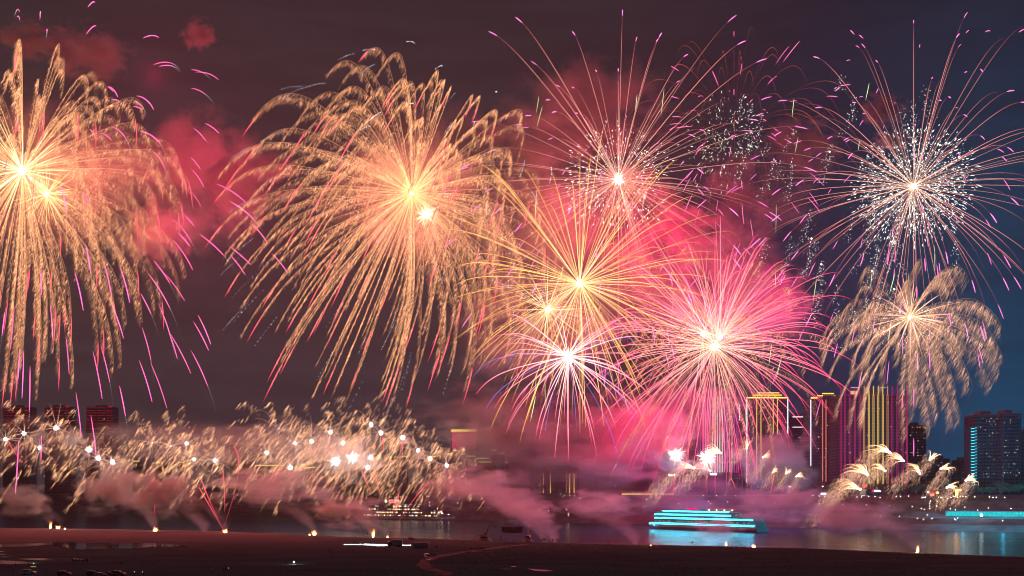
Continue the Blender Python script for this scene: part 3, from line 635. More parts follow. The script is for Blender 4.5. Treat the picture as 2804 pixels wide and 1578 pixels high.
lamp_at(943, 1319, 9, 'big orange glowing lamp left of the cruise ship, brightest of the far bank', L['lampo'], 1.7)
lamp_at(1020, 1320, 9, 'middle sized orange lamp above the cruise ship', L['lampo'], .9); lamp_at(1052, 1317, 9, 'smallest orange lamp above the cruise ship sign', L['lampo'], .6)
lamp_at(2503, 1331, 8, 'wide orange lamp right of the striped tower foot', L['lampo'], 1.5)
for px, py in [(122,1304),(160,1307),(193,1309),(229,1309),(50,1306),(13,1305)]: lamp_at(px, py, 9, 'white lamp in the even row below the red striped towers', group='lamp row on the left')
for px, py in [(1038,1326),(1107,1327),(1178,1328),(1296,1329),(1333,1329),(1476,1330),(1503,1330.5),(1554,1331),(1592,1331),(1666,1331.5),(1685,1332),(1857,1332),(1955,1333),(1963.5,1333),(2062,1333.5),(2160,1334),(2163.5,1334),(2252,1333)]: lamp_at(px, py, 9, 'tall white lamp on the road above the far bank', rad=.5, group='road lamps above the far bank')
SC_ = [(2225,1357),(2242,1358),(2258,1359),(2280,1359),(2346,1361),(2358,1361.5),(2378,1360),(2395,1359.5),(2409,1363),(2453,1360),(2465,1359.5),(2487,1359),(2524,1363),(2529,1361),(2533,1361.5),(2569,1361),(2575,1361.5),(2578.5,1363.5),(2594,1365),(2603,1361),(2609,1358.5),(2614,1360),(2620,1362.5),(2628,1361),(2635,1359.5),(2644,1360.5),(2668,1361),(2708,1360.5),(2718,1362),(2727,1362),(2750,1361.5),(2785,1338),(2793,1338),(2677,1338)]
for px, py in SC_: lamp_at(px, py, 3.2, 'small white promenade lamp along the top of the far bank wall', rad=.36, group='promenade lamps')
SC2 = [(2244,1380),(2307,1382),(2371,1383),(2435,1384.5),(2497,1387),(2547,1372),(2565,1372.5),(2545,1378),(2545,1386),(2564,1386),(2545,1392),(2601,1394),(2615,1397),(2641,1389),(2676,1397),(2705,1391),(2767,1393),(2522,1393),(2530,1394),(2397,1409),(2410,1412),(2462,1413),(2538,1410),(2511,1420),(2528,1421),(2551,1420),(2613,1421),(2616,1423),(2621,1417.5),(2744,1426),(2208,1380),
 (1535,1352.5),(1545,1357),(1560,1357),(1573,1357),(1588,1365.5),(1541,1359),(1657,1365),(1641,1370),(1673,1371),(1652,1388),(1671,1389.5),(1478,1396.5),(1501,1399),(1551,1394),(1556.5,1406.5),(1557,1411.5),(1857,1379),(1939,1373),(1945,1380),(1962,1356),(1992,1374),(1985,1356),(1925,1356),(2013,1357),(2060,1376),(2145,1399),(2120,1378),(1770,1369),
 (1003,1363),(1029,1355.5),(1071,1361),(1080,1362.5),(1096,1361),(1157,1362),(1169,1358),(1174,1360),(1176,1375),(1177,1385),(1198,1393.5),(958,1366),(1254,1377)]
for px, py in SC2: lamp_at(px, py, 2.6, 'tiny white light dotted over the dark bank slope', rad=.32, group='lights on the bank slope')
# wall washed in teal light, with people leaning in front of it
TW, t = newmat('teal_curtain'); o_ = N(t, 'ShaderNodeOutputMaterial'); e_ = N(t, 'ShaderNodeEmission'); t.links.new(e_.outputs[0], o_.inputs[0])
k_ = N(t, 'ShaderNodeTexCoord'); m2 = N(t, 'ShaderNodeMapping'); m2.inputs['Scale'].default_value = (1.6, 1, .35); t.links.new(k_.outputs['Object'], m2.inputs[0]); n_ = N(t, 'ShaderNodeTexNoise', i_Scale=1.0, i_Detail=3.0); t.links.new(m2.outputs[0], n_.inputs['Vector'])
t.links.new(ramp(t, n_.outputs[0], [(.3, (.01, .30, .32)), (.6, (.03, .75, .78)), (.75, (.25, 1.1, 1.1))]), e_.inputs[0])
a, b = on_bank(2589, 38, 9.5), on_bank(2960, 38, 9.5); ln = (b-a).length; r = empty('lit_promenade_wall', a, math.atan2(b.y-a.y, b.x-a.x), 'long promenade wall hung with teal curtain lights at lower right', 'wall')
MB().box(0, ln, .3, 1.0, -.5, 5.2).build('wall', CONC, r); MB().box(.2, ln-.2, .05, .25, 1.4, 5.0).build('light_curtain', TW, r); MB().box(-.3, ln+.3, -.3, 1.6, 5.25, 5.7).build('coping', CONC, r)
for i_ in range(5): lamp(r, (15+i_*30, -6, 4), 160, (.01, .50, .78), 1.0, 'curtain_glow')
lamp_at(2686, 1411, 4, 'dazzling white floodlight in front of the teal lit wall', glow('flood_white', (.85, 1, .95), 30), 1.1)

BARK = surf('tree_bark', (.09, .07, .05), .9); LEAF = surf('dark_leaves', (.05, .075, .045), .7, vary=.5, scale=.4)
def make_tree(seed, h, label):
    rn = random.Random(seed); r = empty('riverside_tree', (0, 0, 0), 0, label, 'tree', 'trees along the promenade'); m = MB()
    m.cyl((0, 0, -.3), (.1, 0, h*.45), h*.026, h*.016, 7); cl = []
    for i in range(8):
        a = rn.uniform(0, 2*PI); e = (math.cos(a)*h*.24, math.sin(a)*h*.24, h*rn.uniform(.5, .85)); m.cyl((.08, 0, h*rn.uniform(.3, .45)), e, h*.011, h*.004, 5); cl.append(e)
    m.build('trunk', BARK, r); q = MB(); cl += [(0, 0, h*.9), (.1*h, 0, h*.7)]
    for c in cl:
        for _ in range(60):
            d = Vector((rn.gauss(0, 1), rn.gauss(0, 1), rn.gauss(0, .8)))*h*.085; p = Vector(c)+d; u = Vector((rn.gauss(0, 1), rn.gauss(0, 1), rn.gauss(0, 1))).normalized(); v = u.orthogonal().normalized(); w = h*.04*rn.uniform(.6, 1.3)
            q.add([p-u*w, p+v*w*.6, p+u*w, p-v*w*.6], [(0, 1, 2, 3)])
    q.build('crown', LEAF, r); return r
TP = [make_tree(i, hh, 'dark leafy tree on the promenade below the lit towers') for i, hh in enumerate((11, 13, 9.5))]
for i, px in enumerate([2228,2246,2272,2290,2312,2330,2345,2416,2432,2446,2462,2478,2494,2510,2528,2536,2582,2600,2640,2658,2690,2712,2740,2765,2790,1486,1530,1600,1650,1880,2010,2070,2110,2140,2180,2205]):
    o = TP[i] if i < 3 else copy_tree(TP[i % 3]); n = 88+((i*7) % 9); o.location = on_bank(px, n, bz(n)-.2); o.rotation_euler.z = i*1.7; s_ = .85+.3*((i*13) % 7)/7; o.scale = (s_*1.15, s_*1.15, s_)
# ------------------------------------------------------------------ things on the sandbank
DARK = surf('dark_paint', (.05, .05, .055), .5); RUBB = surf('black_rubber', (.02, .02, .02), .8); ORM = surf('orange_digger_paint', (.60, .17, .07), .5, vary=.3, scale=1.5); MUD = surf('mound_earth', (.16, .12, .09), .95, vary=.4, scale=1.2, bump=.4); STEEL = surf('worn_steel', (.12, .11, .11), .5, .6)
WHITEP = surf('white_paint', (.62, .62, .62), .35, vary=.06); GREYP = surf('grey_paint', (.22, .22, .23), .4, vary=.1); GLA = surf('car_glass', (.02, .022, .025), .08, vary=.1)
def excavator(px, py, turn, label, ang):
    g = G(px, py); r = empty('excavator', g, turn, label, 'excavator')
    rn = random.Random(px); rings = []
    for q, z in ((5.6, -.5), (4.9, .35), (3.6, 1.25), (2.4, 1.7)): rings.append([(q*math.cos(a*PI/8)*rn.uniform(.9, 1.1), .75*q*math.sin(a*PI/8), z) for a in range(16)])
    mo = MB().loft(rings).build('earth_mound', MUD, None, g, True); mo.rotation_euler.z = turn; tag(mo, 'heap of sandy earth under the '+label.split(' with')[0], 'earth mound')
    for s in (-1, 1):
        m = MB(); pr = [(-2.3, .35), (-1.9, 0), (1.9, 0), (2.3, .35), (2.3, .6), (1.9, .95), (-1.9, .95), (-2.3, .6)]
        m.prism([(x, z+1.7) for x, z in pr], s*1.25-.35, s*1.25+.35); m.build('track', RUBB, r)
    MB().cyl((0, 0, 2.5), (0, 0, 2.95), .9, n=12).box(-.9, .9, -.9, .9, 2.2, 2.5).build('undercarriage', STEEL, r)
    b = MB(); b.prism([(-2.4, 2.96), (1.4, 2.96), (1.6, 3.3), (1.4, 4.0), (-1.9, 4.3), (-2.6, 3.9)], -1.3, .1).prism([(-2.4, 2.96), (.6, 2.96), (.6, 4.0), (-2.2, 4.2)], .1, 1.3); b.build('body', ORM, r)
    MB().box(-2.75, -2.3, -1.25, 1.25, 3.0, 3.8).build('counterweight', DARK, r)
    c = MB(); c.prism([(-.1, 4.02), (1.5, 3.5), (1.55, 4.3), (1.1, 5.35), (-.1, 5.35)], -1.28, -.3); cb = c.build('cab', ORM, r); MB().prism([(.05, 4.35), (1.38, 4.3), (1.0, 5.15), (.05, 5.15)], -1.31, -1.285).build('cab_window', GLA, cb)
    def limb(p, q, w0, w1, th, name):
        p, q = Vector(p), Vector(q); d = (q-p).normalized(); u = Vector((-d.z, 0, d.x))
        MB().loft([[p+u*w0+Vector((0, s, 0)) for s in (-th, th)]+[p-u*w0+Vector((0, s, 0)) for s in (th, -th)], [(p+q)/2+u*w0*1.25+Vector((0, s, 0)) for s in (-th, th)]+[(p+q)/2-u*w0+Vector((0, s, 0)) for s in (th, -th)], [q+u*w1+Vector((0, s, 0)) for s in (-th, th)]+[q-u*w1+Vector((0, s, 0)) for s in (th, -th)]]).build(name, ORM, r)
    a = Vector((1.2, .25, 3.4)); e1 = a+Vector((.9, 0, 3.0)); e2 = a+Vector((2.3, 0, 6.0)); limb(a, e1, .38, .42, .3, 'boom'); limb(e1, e2, .42, .26, .28, 'boom')
    e3 = e2+Vector((3.1*math.cos(ang), 0, 3.1*math.sin(ang))); limb(e2, e3, .34, .2, .22, 'arm')
    MB().cyl(a+Vector((.9, .0, .2)), e1+Vector((.4, 0, .3)), .12, n=6).build('boom_cylinder', STEEL, r)
    MB().prism([(e3.x-.2, e3.z+.35), (e3.x+.8, e3.z+.3), (e3.x+1.3, e3.z-.2), (e3.x+1.1, e3.z-.7), (e3.x+.3, e3.z-.5), (e3.x-.1, e3.z-.2)], -.35, .85).build('bucket', STEEL, r)
excavator(1325, 1481, 0, 'orange excavator seen from the side with raised boom, left of the banner', -.12)
excavator(1446, 1484, math.radians(80), 'orange excavator seen from behind with boom straight up, right of the banner', -.12)
BANM = surf('faded_banner', (.20, .075, .07), .9, vary=.35, scale=.6, vscale=(1, 1, 1), detail=6)
a, b = P(1374, 1442, 606), P(1431, 1442.6, 602); m = MB(); n = 24
vs1 = []
for i in range(n+1):
    u = i/n; p = a.lerp(b, u); sg = .35*4*u*(1-u); wv = .12*math.sin(u*19)
    for y, z in ((wv, -sg), (wv+.02, -3.55-sg*1.1)): vs1.append((p.x-a.x, p.y-a.y+y, p.z-a.z+z))
m.add(vs1, [(2*i, 2*i+2, 2*i+3, 2*i+1) for i in range(n)]); r = empty('banner', a, 0, 'long faded red cloth banner slung between the two excavators', 'banner')
bn = m.build('cloth', BANM, r); sm = bn.modifiers.new('thickness', 'SOLIDIFY'); sm.thickness = .03
e1, e2 = P(1357, 1438, 606)-a, P(1446, 1439, 600)-a; MB().cyl(e1, (0, 0, 0), .035, n=4).build('rope', STEEL, r); MB().cyl(b-a, e2, .035, n=4).build('rope', STEEL, r)
# truck, container, work lights
g = G(1081, 1498); k = g.y/FPX; r = empty('box_truck', g, 0, 'dark box truck parked facing left behind the row of lights', 'truck')
MB().box(-1.5, 3.9, .0, 2.4, 1.0, 3.9).build('cargo_box', GREYP, r); MB().prism([(-3.9, .6), (-1.62, .6), (-1.62, 3.0), (-2.2, 3.05), (-3.3, 2.7), (-3.9, 1.7)], .1, 2.3).build('cab', DARK, r); MB().prism([(-3.45, 1.75), (-2.3, 1.75), (-2.3, 2.6), (-3.1, 2.5)], .04, .095).build('cab_window', GLA, r); MB().box(-3.9, 3.8, .4, 2.0, .6, .98).build('chassis', DARK, r)
for x in (-2.9, 1.6, 2.8): MB().cyl((x, .05, .48), (x, .45, .48), .48, n=12).cyl((x, 1.9, .48), (x, 2.3, .48), .48, n=12).build('wheel_pair', RUBB, r)
MB().cyl((-3.3, -.1, 2.85), (-3.2, -.1, 2.9), .16, n=8).build('marker_lamp', glow('marker_cool', (.6, .9, 1), 2), r)
g = G(1152, 1502); r = empty('shipping_container', g, .02, 'plain dark grey container beside the row of lights', 'container'); m = MB().box(-3.9, 3.9, 0, 2.4, .05, 3.1)
for i in range(26): m.box(-3.8+i*.3, -3.66+i*.3, -.05, -.002, .2, 2.95)
m.build('body', GREYP, r); MB().box(4.1, 4.35, .4, 1.0, .6, 2.6).build('end_door', WHITEP, r)
WL = glow('work_light_white', (.75, .95, 1), 14)
def work_light(loc, lab):
    r = empty('ground_light', loc, 0, lab, 'light', 'row of white ground lights'); MB().box(-.22, .22, -.15, .15, -.05, .18).build('base', DARK, r)
    MB().loft([[(q*math.cos(a*PI/3), q*math.sin(a*PI/3), z) for a in range(6)] for q, z in ((.1, .2), (.24, .3), (.24, .45), (.08, .56))]).build('bulb', WL, r); return r
WLP = None
pts = [(943+i*4.2, 1493.0, 0) for i in range(12)]+[(985, 1493, 0), (987.5, 1492.5, 0), (995, 1493.5, 0)]
for i in range(21): pts += [(998.5+i*2.9, 1492.2+.055*i*1.2, 1), (1000+i*2.9, 1494.0+.055*i*1.2, 1)]
pts += [(1031+i*3.1, 1496.3, 1) for i in range(8)]+[(1093+i*3.1, 1495+.6*(i % 2), 2) for i in range(11)]+[(1060, 1495, 1), (1062.5, 1494, 1)]
LB = ['small white light in the sparse left end of the light row', 'small white light in the dense middle of the light row', 'small white light in the light row between truck and container']
for px, py, q in pts:
    g = G(px, py)
    if WLP is None: WLP = work_light(g, LB[q])
    else: c = copy_tree(WLP); c.location = g; c['label'] = LB[q]
o = lamp(WLP, (12, 0, 2), .35, (.75, .95, 1), .5, 'work_glow')
# cars
def car(px, py, turn, paint, label, kind='suv'):
    g = G(px, py); r = empty('parked_car', g, turn, label, 'car', None); hw = .88
    if kind == 'van': side = [(-2.2, .35), (2.25, .35), (2.3, .9), (2.0, 1.15), (1.5, 1.95), (1.2, 2.05), (-2.1, 2.05), (-2.3, 1.6)]
    elif kind == 'suv': side = [(-2.2, .35), (2.2, .35), (2.28, .75), (2.1, 1.0), (1.1, 1.1), (.45, 1.65), (.2, 1.72), (-1.9, 1.7), (-2.2, 1.1)]
    else: side = [(-2.2, .32), (2.2, .32), (2.25, .65), (1.9, .85), (.95, .95), (.25, 1.4), (-.9, 1.43), (-1.6, 1.0), (-2.2, .95)]
    m = MB(); rings = []
    for y, f in ((-hw, .0), (-hw*.97, .06), (hw*.97, .06), (hw, .0)):
        rings.append([(x*(1 if f else .985), y*(1-.16*max(0, z-.95)), z-(0 if f else .03)) for x, z in side])
    m.loft(rings).build('body', paint, r, smooth=False)
    top = max(z for _, z in side)
    if kind == 'sedan': wp = [(.75, .98), (.22, 1.36), (-.85, 1.38), (-1.4, 1.0)]
    elif kind == 'suv': wp = [(1.0, 1.13), (.42, 1.6), (-1.75, 1.62), (-2.0, 1.15)]
    else: wp = [(1.85, 1.2), (1.42, 1.85), (-.2, 1.85), (-.2, 1.2)]
    for s in (-1, 1): MB().add([(x, s*(hw*(1-.16*max(0, z-.95))+.012), z) for x, z in wp], [tuple(range(4))]).build('side_window', GLA, r)
    fx = [p for p in side if p[1] > 1.05 and p[0] > 0]; x1, z1 = (wp[0][0]+.12, wp[0][1]); x2, z2 = (wp[1][0]+.1, wp[1][1])
    MB().add([(x1+.03, -.7, z1), (x1+.03, .7, z1), (x2+.03, .62, z2), (x2+.03, -.62, z2)], [(0, 1, 2, 3)]).build('windscreen', GLA, r)
    for x in (-1.35, 1.35):
        for s in (-1, 1):
            w = MB().cyl((x, s*.7, .34), (x, s*.9, .34), .34, n=14).build('wheel', RUBB, r); MB().cyl((x, s*.905, .34), (x, s*.915, .34), .19, n=10).build('rim', STEEL, w)
    for s in (-.62, .62): MB().box(2.24, 2.31, s-.16, s+.16, .68, .84).build('headlight', WHITEP, r)
    return r
car(80, 1573, .05, surf('red_white_paint', (.5, .45, .45), .25, vary=.05), 'pale car with a red lit roof parked at lower left')
car(176, 1577, .08, DARK, 'dark car at the bottom right of the pale car')
car(256, 1577, .1, DARK, 'dark tall car at the left of the parked cluster'); car(276, 1579, .2, GREYP, 'low grey car with shiny roof in the parked cluster', 'sedan'); car(299, 1577.5, .1, DARK, 'dark low car in the middle of the parked cluster', 'sedan'); car(325, 1576.5, -.05, surf('maroon_paint', (.30, .06, .06), .3), 'maroon roofed car at the right of the parked cluster')
car(1170, 1529, -1.2, WHITEP, 'white van standing on the track behind the front car', 'van'); car(1174, 1537.5, -1.45, WHITEP, 'white car facing the camera on the sandy track', 'sedan')
# people
def make_person(pose, coat, name='person'):
    J = {'pel': (0, 0, .93, .13), 'che': (0, .0, 1.28, .17), 'nk': (0, 0, 1.47, .065), 'hd': (0, -.02, 1.58, .095), 'tp': (0, -.01, 1.70, .085), 'ls': (-.19, 0, 1.40, .07), 'rs': (.19, 0, 1.40, .07), 'lh': (-.10, 0, .88, .10), 'rh': (.10, 0, .88, .10),
         'lk': (-.12, -.02, .48, .07), 'rk': (.13, .02, .48, .07), 'la': (-.13, .0, .07, .05), 'ra': (.14, .03, .07, .05), 'lt': (-.13, -.16, .04, .04), 'rt': (.15, -.13, .04, .04)}
    if pose == 'phone': J.update({'le': (-.27, -.1, 1.14, .055), 'lw': (-.12, -.34, 1.36, .042), 're': (.27, -.08, 1.14, .055), 'rw': (.10, -.36, 1.38, .042), 'lf': (-.08, -.40, 1.44, .035), 'rf': (.07, -.42, 1.46, .035)})
    else: J.update({'le': (-.26, .02, 1.12, .055), 'lw': (-.26, -.06, .87, .042), 're': (.26, .02, 1.12, .055), 'rw': (.25, -.1, .88, .042), 'lf': (-.26, -.09, .77, .035), 'rf': (.25, -.13, .78, .035)})
    E = [('pel', 'che'), ('che', 'nk'), ('nk', 'hd'), ('hd', 'tp'), ('che', 'ls'), ('ls', 'le'), ('le', 'lw'), ('lw', 'lf'), ('che', 'rs'), ('rs', 're'), ('re', 'rw'), ('rw', 'rf'), ('pel', 'lh'), ('lh', 'lk'), ('lk', 'la'), ('la', 'lt'), ('pel', 'rh'), ('rh', 'rk'), ('rk', 'ra'), ('ra', 'rt')]
    ks = list(J); me = bpy.data.meshes.new(name); me.from_pydata([J[k][:3] for k in ks], [(ks.index(a), ks.index(b)) for a, b in E], [])
    o = bpy.data.objects.new('tmp', me); COL.objects.link(o); o.modifiers.new('s', 'SKIN'); ss = o.modifiers.new('d', 'SUBSURF'); ss.levels = 1
    for i, k in enumerate(ks): me.skin_vertices[0].data[i].radius = (J[k][3], J[k][3])
    me.skin_vertices[0].data[0].use_root = True
    out = bpy.data.meshes.new_from_object(o.evaluated_get(bpy.context.evaluated_depsgraph_get())); bpy.data.objects.remove(o)
    out.name = name; out.materials.clear(); out.materials.append(coat); out.polygons.foreach_set('use_smooth', [True]*len(out.polygons))
    return out
CO = [surf('navy_coat', (.04, .045, .06), .9), surf('black_coat', (.025, .025, .028), .9), surf('brown_coat', (.07, .05, .04), .9)]
HAIR = surf('black_hair', (.012, .011, .01), .6); bm = bmesh.new(); bmesh.ops.create_icosphere(bm, subdivisions=2, radius=.105); hm = bpy.data.meshes.new('hair')
for v in bm.verts: v.co.z = max(v.co.z, -.03)
bm.to_mesh(hm); bm.free(); hm.materials.append(HAIR)
PM = {(p, i): make_person(p, CO[i]) for p in ('stand', 'phone') for i in range(3)}
PHONE = MB().box(-.04, .04, -.008, .008, -.075, .075).mesh('phone', glow('phone_screen', (.8, .95, 1), 8))
def person(px, py, lab, group=None, pose='stand', i=0, turn=None, loc=None):
    o = link('person', PM[(pose, i % 3)]); o.location = loc or G(px, py); o.rotation_euler.z = random.uniform(-.6, .6)+PI if turn is None else turn; s = random.uniform(.95, 1.05); o.scale = (s, s, s)
    tag(o, lab, 'person', group); h = link('hair', hm, None, o, (0, .012, 1.635)); return o
def phone_of(o, lab):
    c = link('phone', PHONE); c.location = o.matrix_basis @ Vector((0, -.42, 1.5)); c.rotation_euler = o.rotation_euler; tag(c, lab, 'phone', None)
person(36, 1572, 'person in dark clothes standing left of the pale car', i=1, pose='phone'); person(43, 1553, 'person in dark clothes at the edge of the lowest pond on the left', i=0); person(78, 1552, 'person in dark clothes by the lower pond, right of the other one there', i=1)
for i in range(11): person(198+i*4.2+random.uniform(-1, 1), 1541+random.uniform(-1.2, 1.2), 'person in dark clothes in the tight group beside the small pond', 'group beside the small pond', i=i)
person(331, 1549, 'lone person in dark clothes right of the pond group', i=2)
for px, py, w in ((369, 1578, 'left one of the pair'), (392, 1578, 'right one of the pair'), (579, 1568, 'lone one')):
    o = person(px, py, 'person holding up a lit phone, %s near the bottom' % w, pose='phone', i=1, turn=0); phone_of(o, 'glowing phone held by the %s at the bottom' % w)
o = person(625, 1567, 'person holding a lit phone beside a companion at the bottom', pose='phone', i=0, turn=.4); phone_of(o, 'glowing phone held beside a companion at the bottom'); person(612, 1567.5, 'companion in dark clothes left of the phone holder', i=1); person(617, 1568.3, 'short companion between the phone holder and another', i=2)
person(903, 1514, 'lone person in dark clothes below the left end of the light row', i=1)
for px in (969, 972, 978, 992, 997): person(px, 1491.5, 'worker in dark clothes behind the row of white lights', 'workers behind the light row', i=px)
for px in (1290, 1301, 1311, 1316, 1321.5, 1327): person(px, 1508, 'person in dark clothes in the line walking on the sandy track', 'walkers on the track', i=int(px))
for px in (1180, 1186, 1191.5): person(px, 1525+.3*(px-1180)/6, 'person in dark clothes in the trio beside the white van', 'trio beside the white van', i=int(px), pose='phone')
for i in range(8): person(1119+i*2.1, 1479.5+.1*i, 'person in the small crowd at the water edge behind the container', 'crowd at the water edge', i=i)
person(1194, 1503, 'person in dark clothes right of the grey container', i=1); person(1198, 1502, 'second person in dark clothes by the grey container, further right', i=0)
for i in range(46):
    px = 2592+i*4.7+random.uniform(-1.5, 1.5); person(0, 0, 'dark figure in the crowd before the teal lit wall', 'crowd before the teal lit wall', i=i, loc=on_bank(px, 35+random.uniform(-3, 1), 9.55), pose='phone' if i % 3 else 'stand', turn=random.uniform(-1, 1))
# flags along the shore
FL = surf('red_flag', (.5, .05, .05), .8)
for px, py, lab in ((1003,1474,'small red flag on the shore right of a launch fire'),(1486,1489,'first small red flag of a close pair on the shore'),(1489.5,1489,'second small red flag of a close pair on the shore'),(1511,1490,'small red flag between smoking launch spots'),(1523,1490.5,'leaning small red flag right of the smoking launch spots'),(1588,1492,'dark little flag standing alone in mid shore'),(1633,1494,'small leaning red flag beside a pinkish fire glow'),(1666,1494.5,'thin dark flag right of the leaning red one'),(1370,1484,'small red flag between the excavators below the banner'),(1893.5,1497.5,'tiny flag under the blue lit boat')):
    g = G(px, py); r = empty('shore_flag', g, 0, lab, 'flag', 'flags on the shore'); MB().cyl((0, 0, -.1), (.15, 0, 3.2), .045, .03, 5).build('pole', STEEL, r)
    MB().add([(.12+.02*i+.75*(i/4), .1*math.sin(i*1.5), z+3.1-.25*(i/4)**2) for i in range(5) for z in (0, -1.1)], [(2*i, 2*i+2, 2*i+3, 2*i+1) for i in range(4)]).build('cloth', FL, r)
# sandy track, shrubs, grass
TRM = surf('track_sand', (.125, .115, .11), .95, vary=.3, scale=.5); TRM.node_tree.nodes['Principled BSDF'].inputs['Specular IOR Level'].default_value = 0
tr = [(1440,1491),(1400,1495.5),(1340,1503),(1300,1508.5),(1240,1517),(1195,1524),(1168,1535),(1158,1545),(1166,1554),(1185,1561),(1215,1567),(1225,1572),(1190,1577)]
c = [G(*p) for p in tr]; pts = []
for i in range(len(c)-1):
    for j in range(5): pts.append(c[i].lerp(c[i+1], j/5))
m = MB(); vv = []
for i, p in enumerate(pts):
    d = (pts[min(i+1, len(pts)-1)]-pts[max(i-1, 0)]).normalized(); q = Vector((-d.y, d.x, 0))
    for w in (-2.6, -1.3, 0, 1.3, 2.6): x = p+q*w*(1+.25*math.sin(i*.9)); vv.append((x.x, x.y, gh(x.x, x.y)+.12-(.12 if abs(w) > 2 else 0)))
m.add(vv, [(5*i+j, 5*i+j+1, 5*i+j+6, 5*i+j+5) for i in range(len(pts)-1) for j in range(4)]); tag(m.build('path', TRM), kind='structure')
GRS = surf('dry_grass', (.10, .10, .07), .9, vary=.4); m = MB(); rn = random.Random(4)
for _ in range(5200):
    px, py = rn.uniform(1250, 2830), None; sh = float(np.interp(px, [a for a, _ in SH], [b for _, b in SH])); py = sh+rn.choice((rn.uniform(2, 6), rn.uniform(4, 40), rn.uniform(10, 80)))
    if py > 1577 or fbm(px*.6, py*2.2, 60) < rn.uniform(-.3, .5): continue
    g = G(px, py, 2); h = rn.uniform(.25, .85); a = rn.uniform(0, PI); w = .10; l = rn.uniform(-.25, .25)
    for _k in range(3):
        a += 1.1; ox, oy = rn.uniform(-.5, .5), rn.uniform(-.5, .5)
        m.add([(g.x+ox-w*math.cos(a), g.y+oy-w*math.sin(a), g.z-.05), (g.x+ox+w*math.cos(a), g.y+oy+w*math.sin(a), g.z-.05), (g.x+ox+l, g.y+oy+l*.5, g.z+h)], [(0, 1, 2)])
tag(m.build('dry_grass', GRS), 'tufts of dry grass along the crest of the sandbank', 'grass', kind='stuff')
# lamp on the sand, signal lights
g = G(805, 1546); r = empty('work_lamp', g, 0, 'single dazzling white lamp alone on the dark sand', 'lamp'); MB().cyl((0, 0, 0), (0, 0, .8), .05, n=6).build('stand', POLE, r)
MB().loft([[(q*math.cos(a*PI/4), q*math.sin(a*PI/4), z) for a in range(8)] for q, z in ((.1, .7), (.34, .85), (.34, 1.1), (.12, 1.3))]).build('bulb', glow('torch_white', (.85, .92, 1), 40), r); lamp(r, (.3, -.5, .5), .12, (.85, .92, 1), .2, 'lamp_light')
g = G(92, 1549); r = empty('signal_lamp', g, 0, 'tiny green lamp beside the lower pond', 'lamp'); MB().cyl((0, 0, 0), (0, 0, .7), .04, n=6).build('stand', POLE, r); MB().cyl((0, 0, .7), (0, 0, .95), .2, n=8).build('bulb', glow('signal_green', (.1, 1, .5), 2.5), r)
g = G(91, 1553.5); r = empty('light_strip', g, 0, 'short yellow green strip light lying on the ground', 'light'); MB().box(-1.1, 1.1, -.1, .1, 0, .12).build('base', DARK, r); MB().box(-1.0, 1.0, -.06, .06, .123, .2).build('tube', glow('strip_yellow', (.8, .85, .2), 1.4), r)
# launch fires at the water edge
FI = [(138,1448.5,26,4,1.6,'tallest launch flame at the far left'),(159,1449,12,9,.9,'spreading launch flame just right of the tallest left one'),(178,1450.5,4,5,.4,'small ember glow right of the two left launch flames'),(424,1455.5,14,9,1.2,'fan shaped launch flame under the short red tracer'),(617,1460,14,9,1.3,'fan shaped launch flame at the foot of the slanted tracers'),
 (860,1466.5,16,7,1.2,'launch flame leaning right below the low row'),(848,1467,4,5,.5,'small flame just left of the leaning launch flame'),(1022,1473,26,5,1.4,'tall slim launch flame left of the red reflection'),(1061,1474,7,4,.5,'little leaning flame at the red reflection'),(1988,1496.5,14,5,.8,'orange launch flame under the blue lit boat'),(2064,1500,9,10,.8,'low spreading flame right of the one under the boat'),(2513,1514,24,5,1.2,'slim launch flame at the lower right'),(2510,1516,4,4,.4,'ember blob at the foot of the slim lower right flame'),(1782,1496,3,3,.3,'tiny pale spark left of the blue reflection')]
for px, py, hp, wp, pw, lab in FI:
    g = G(px, py); k = g.y/FPX; r = empty('launch_fire', g, 0, lab, 'fire', 'launch fires'); MB().box(-.8, .8, -.5, .5, -.1, .35).build('mortar_rack', DARK, r)
    f = GB(); n = 16 if wp > 6 else 12
    for i in range(n):
        a = RNG.normal(0, .5 if wp > 6 else .13); h = hp*k*RNG.uniform(.45, 1.0); q = np.array([[math.sin(a)*h*u+RNG.normal(0, .12), RNG.normal(0, .15), .3+h*math.cos(a)*u] for u in np.linspace(0, 1, 6)])
        f.tube(q, np.array([.35, .55, .45, .3, .18, .04])*min(1.6, wp*k*.7), grad([(0, (2.2, 1.25, .5)), (.35, (1.3, .42, .10)), (1, (.35, .06, .02))], np.linspace(0, 1, 6)), 6)
    f.build('flame', r, FLAME); lamp(r, (0, -.5, 2.2), pw*2.2, (1, .33, .12), .4, 'flame_light')
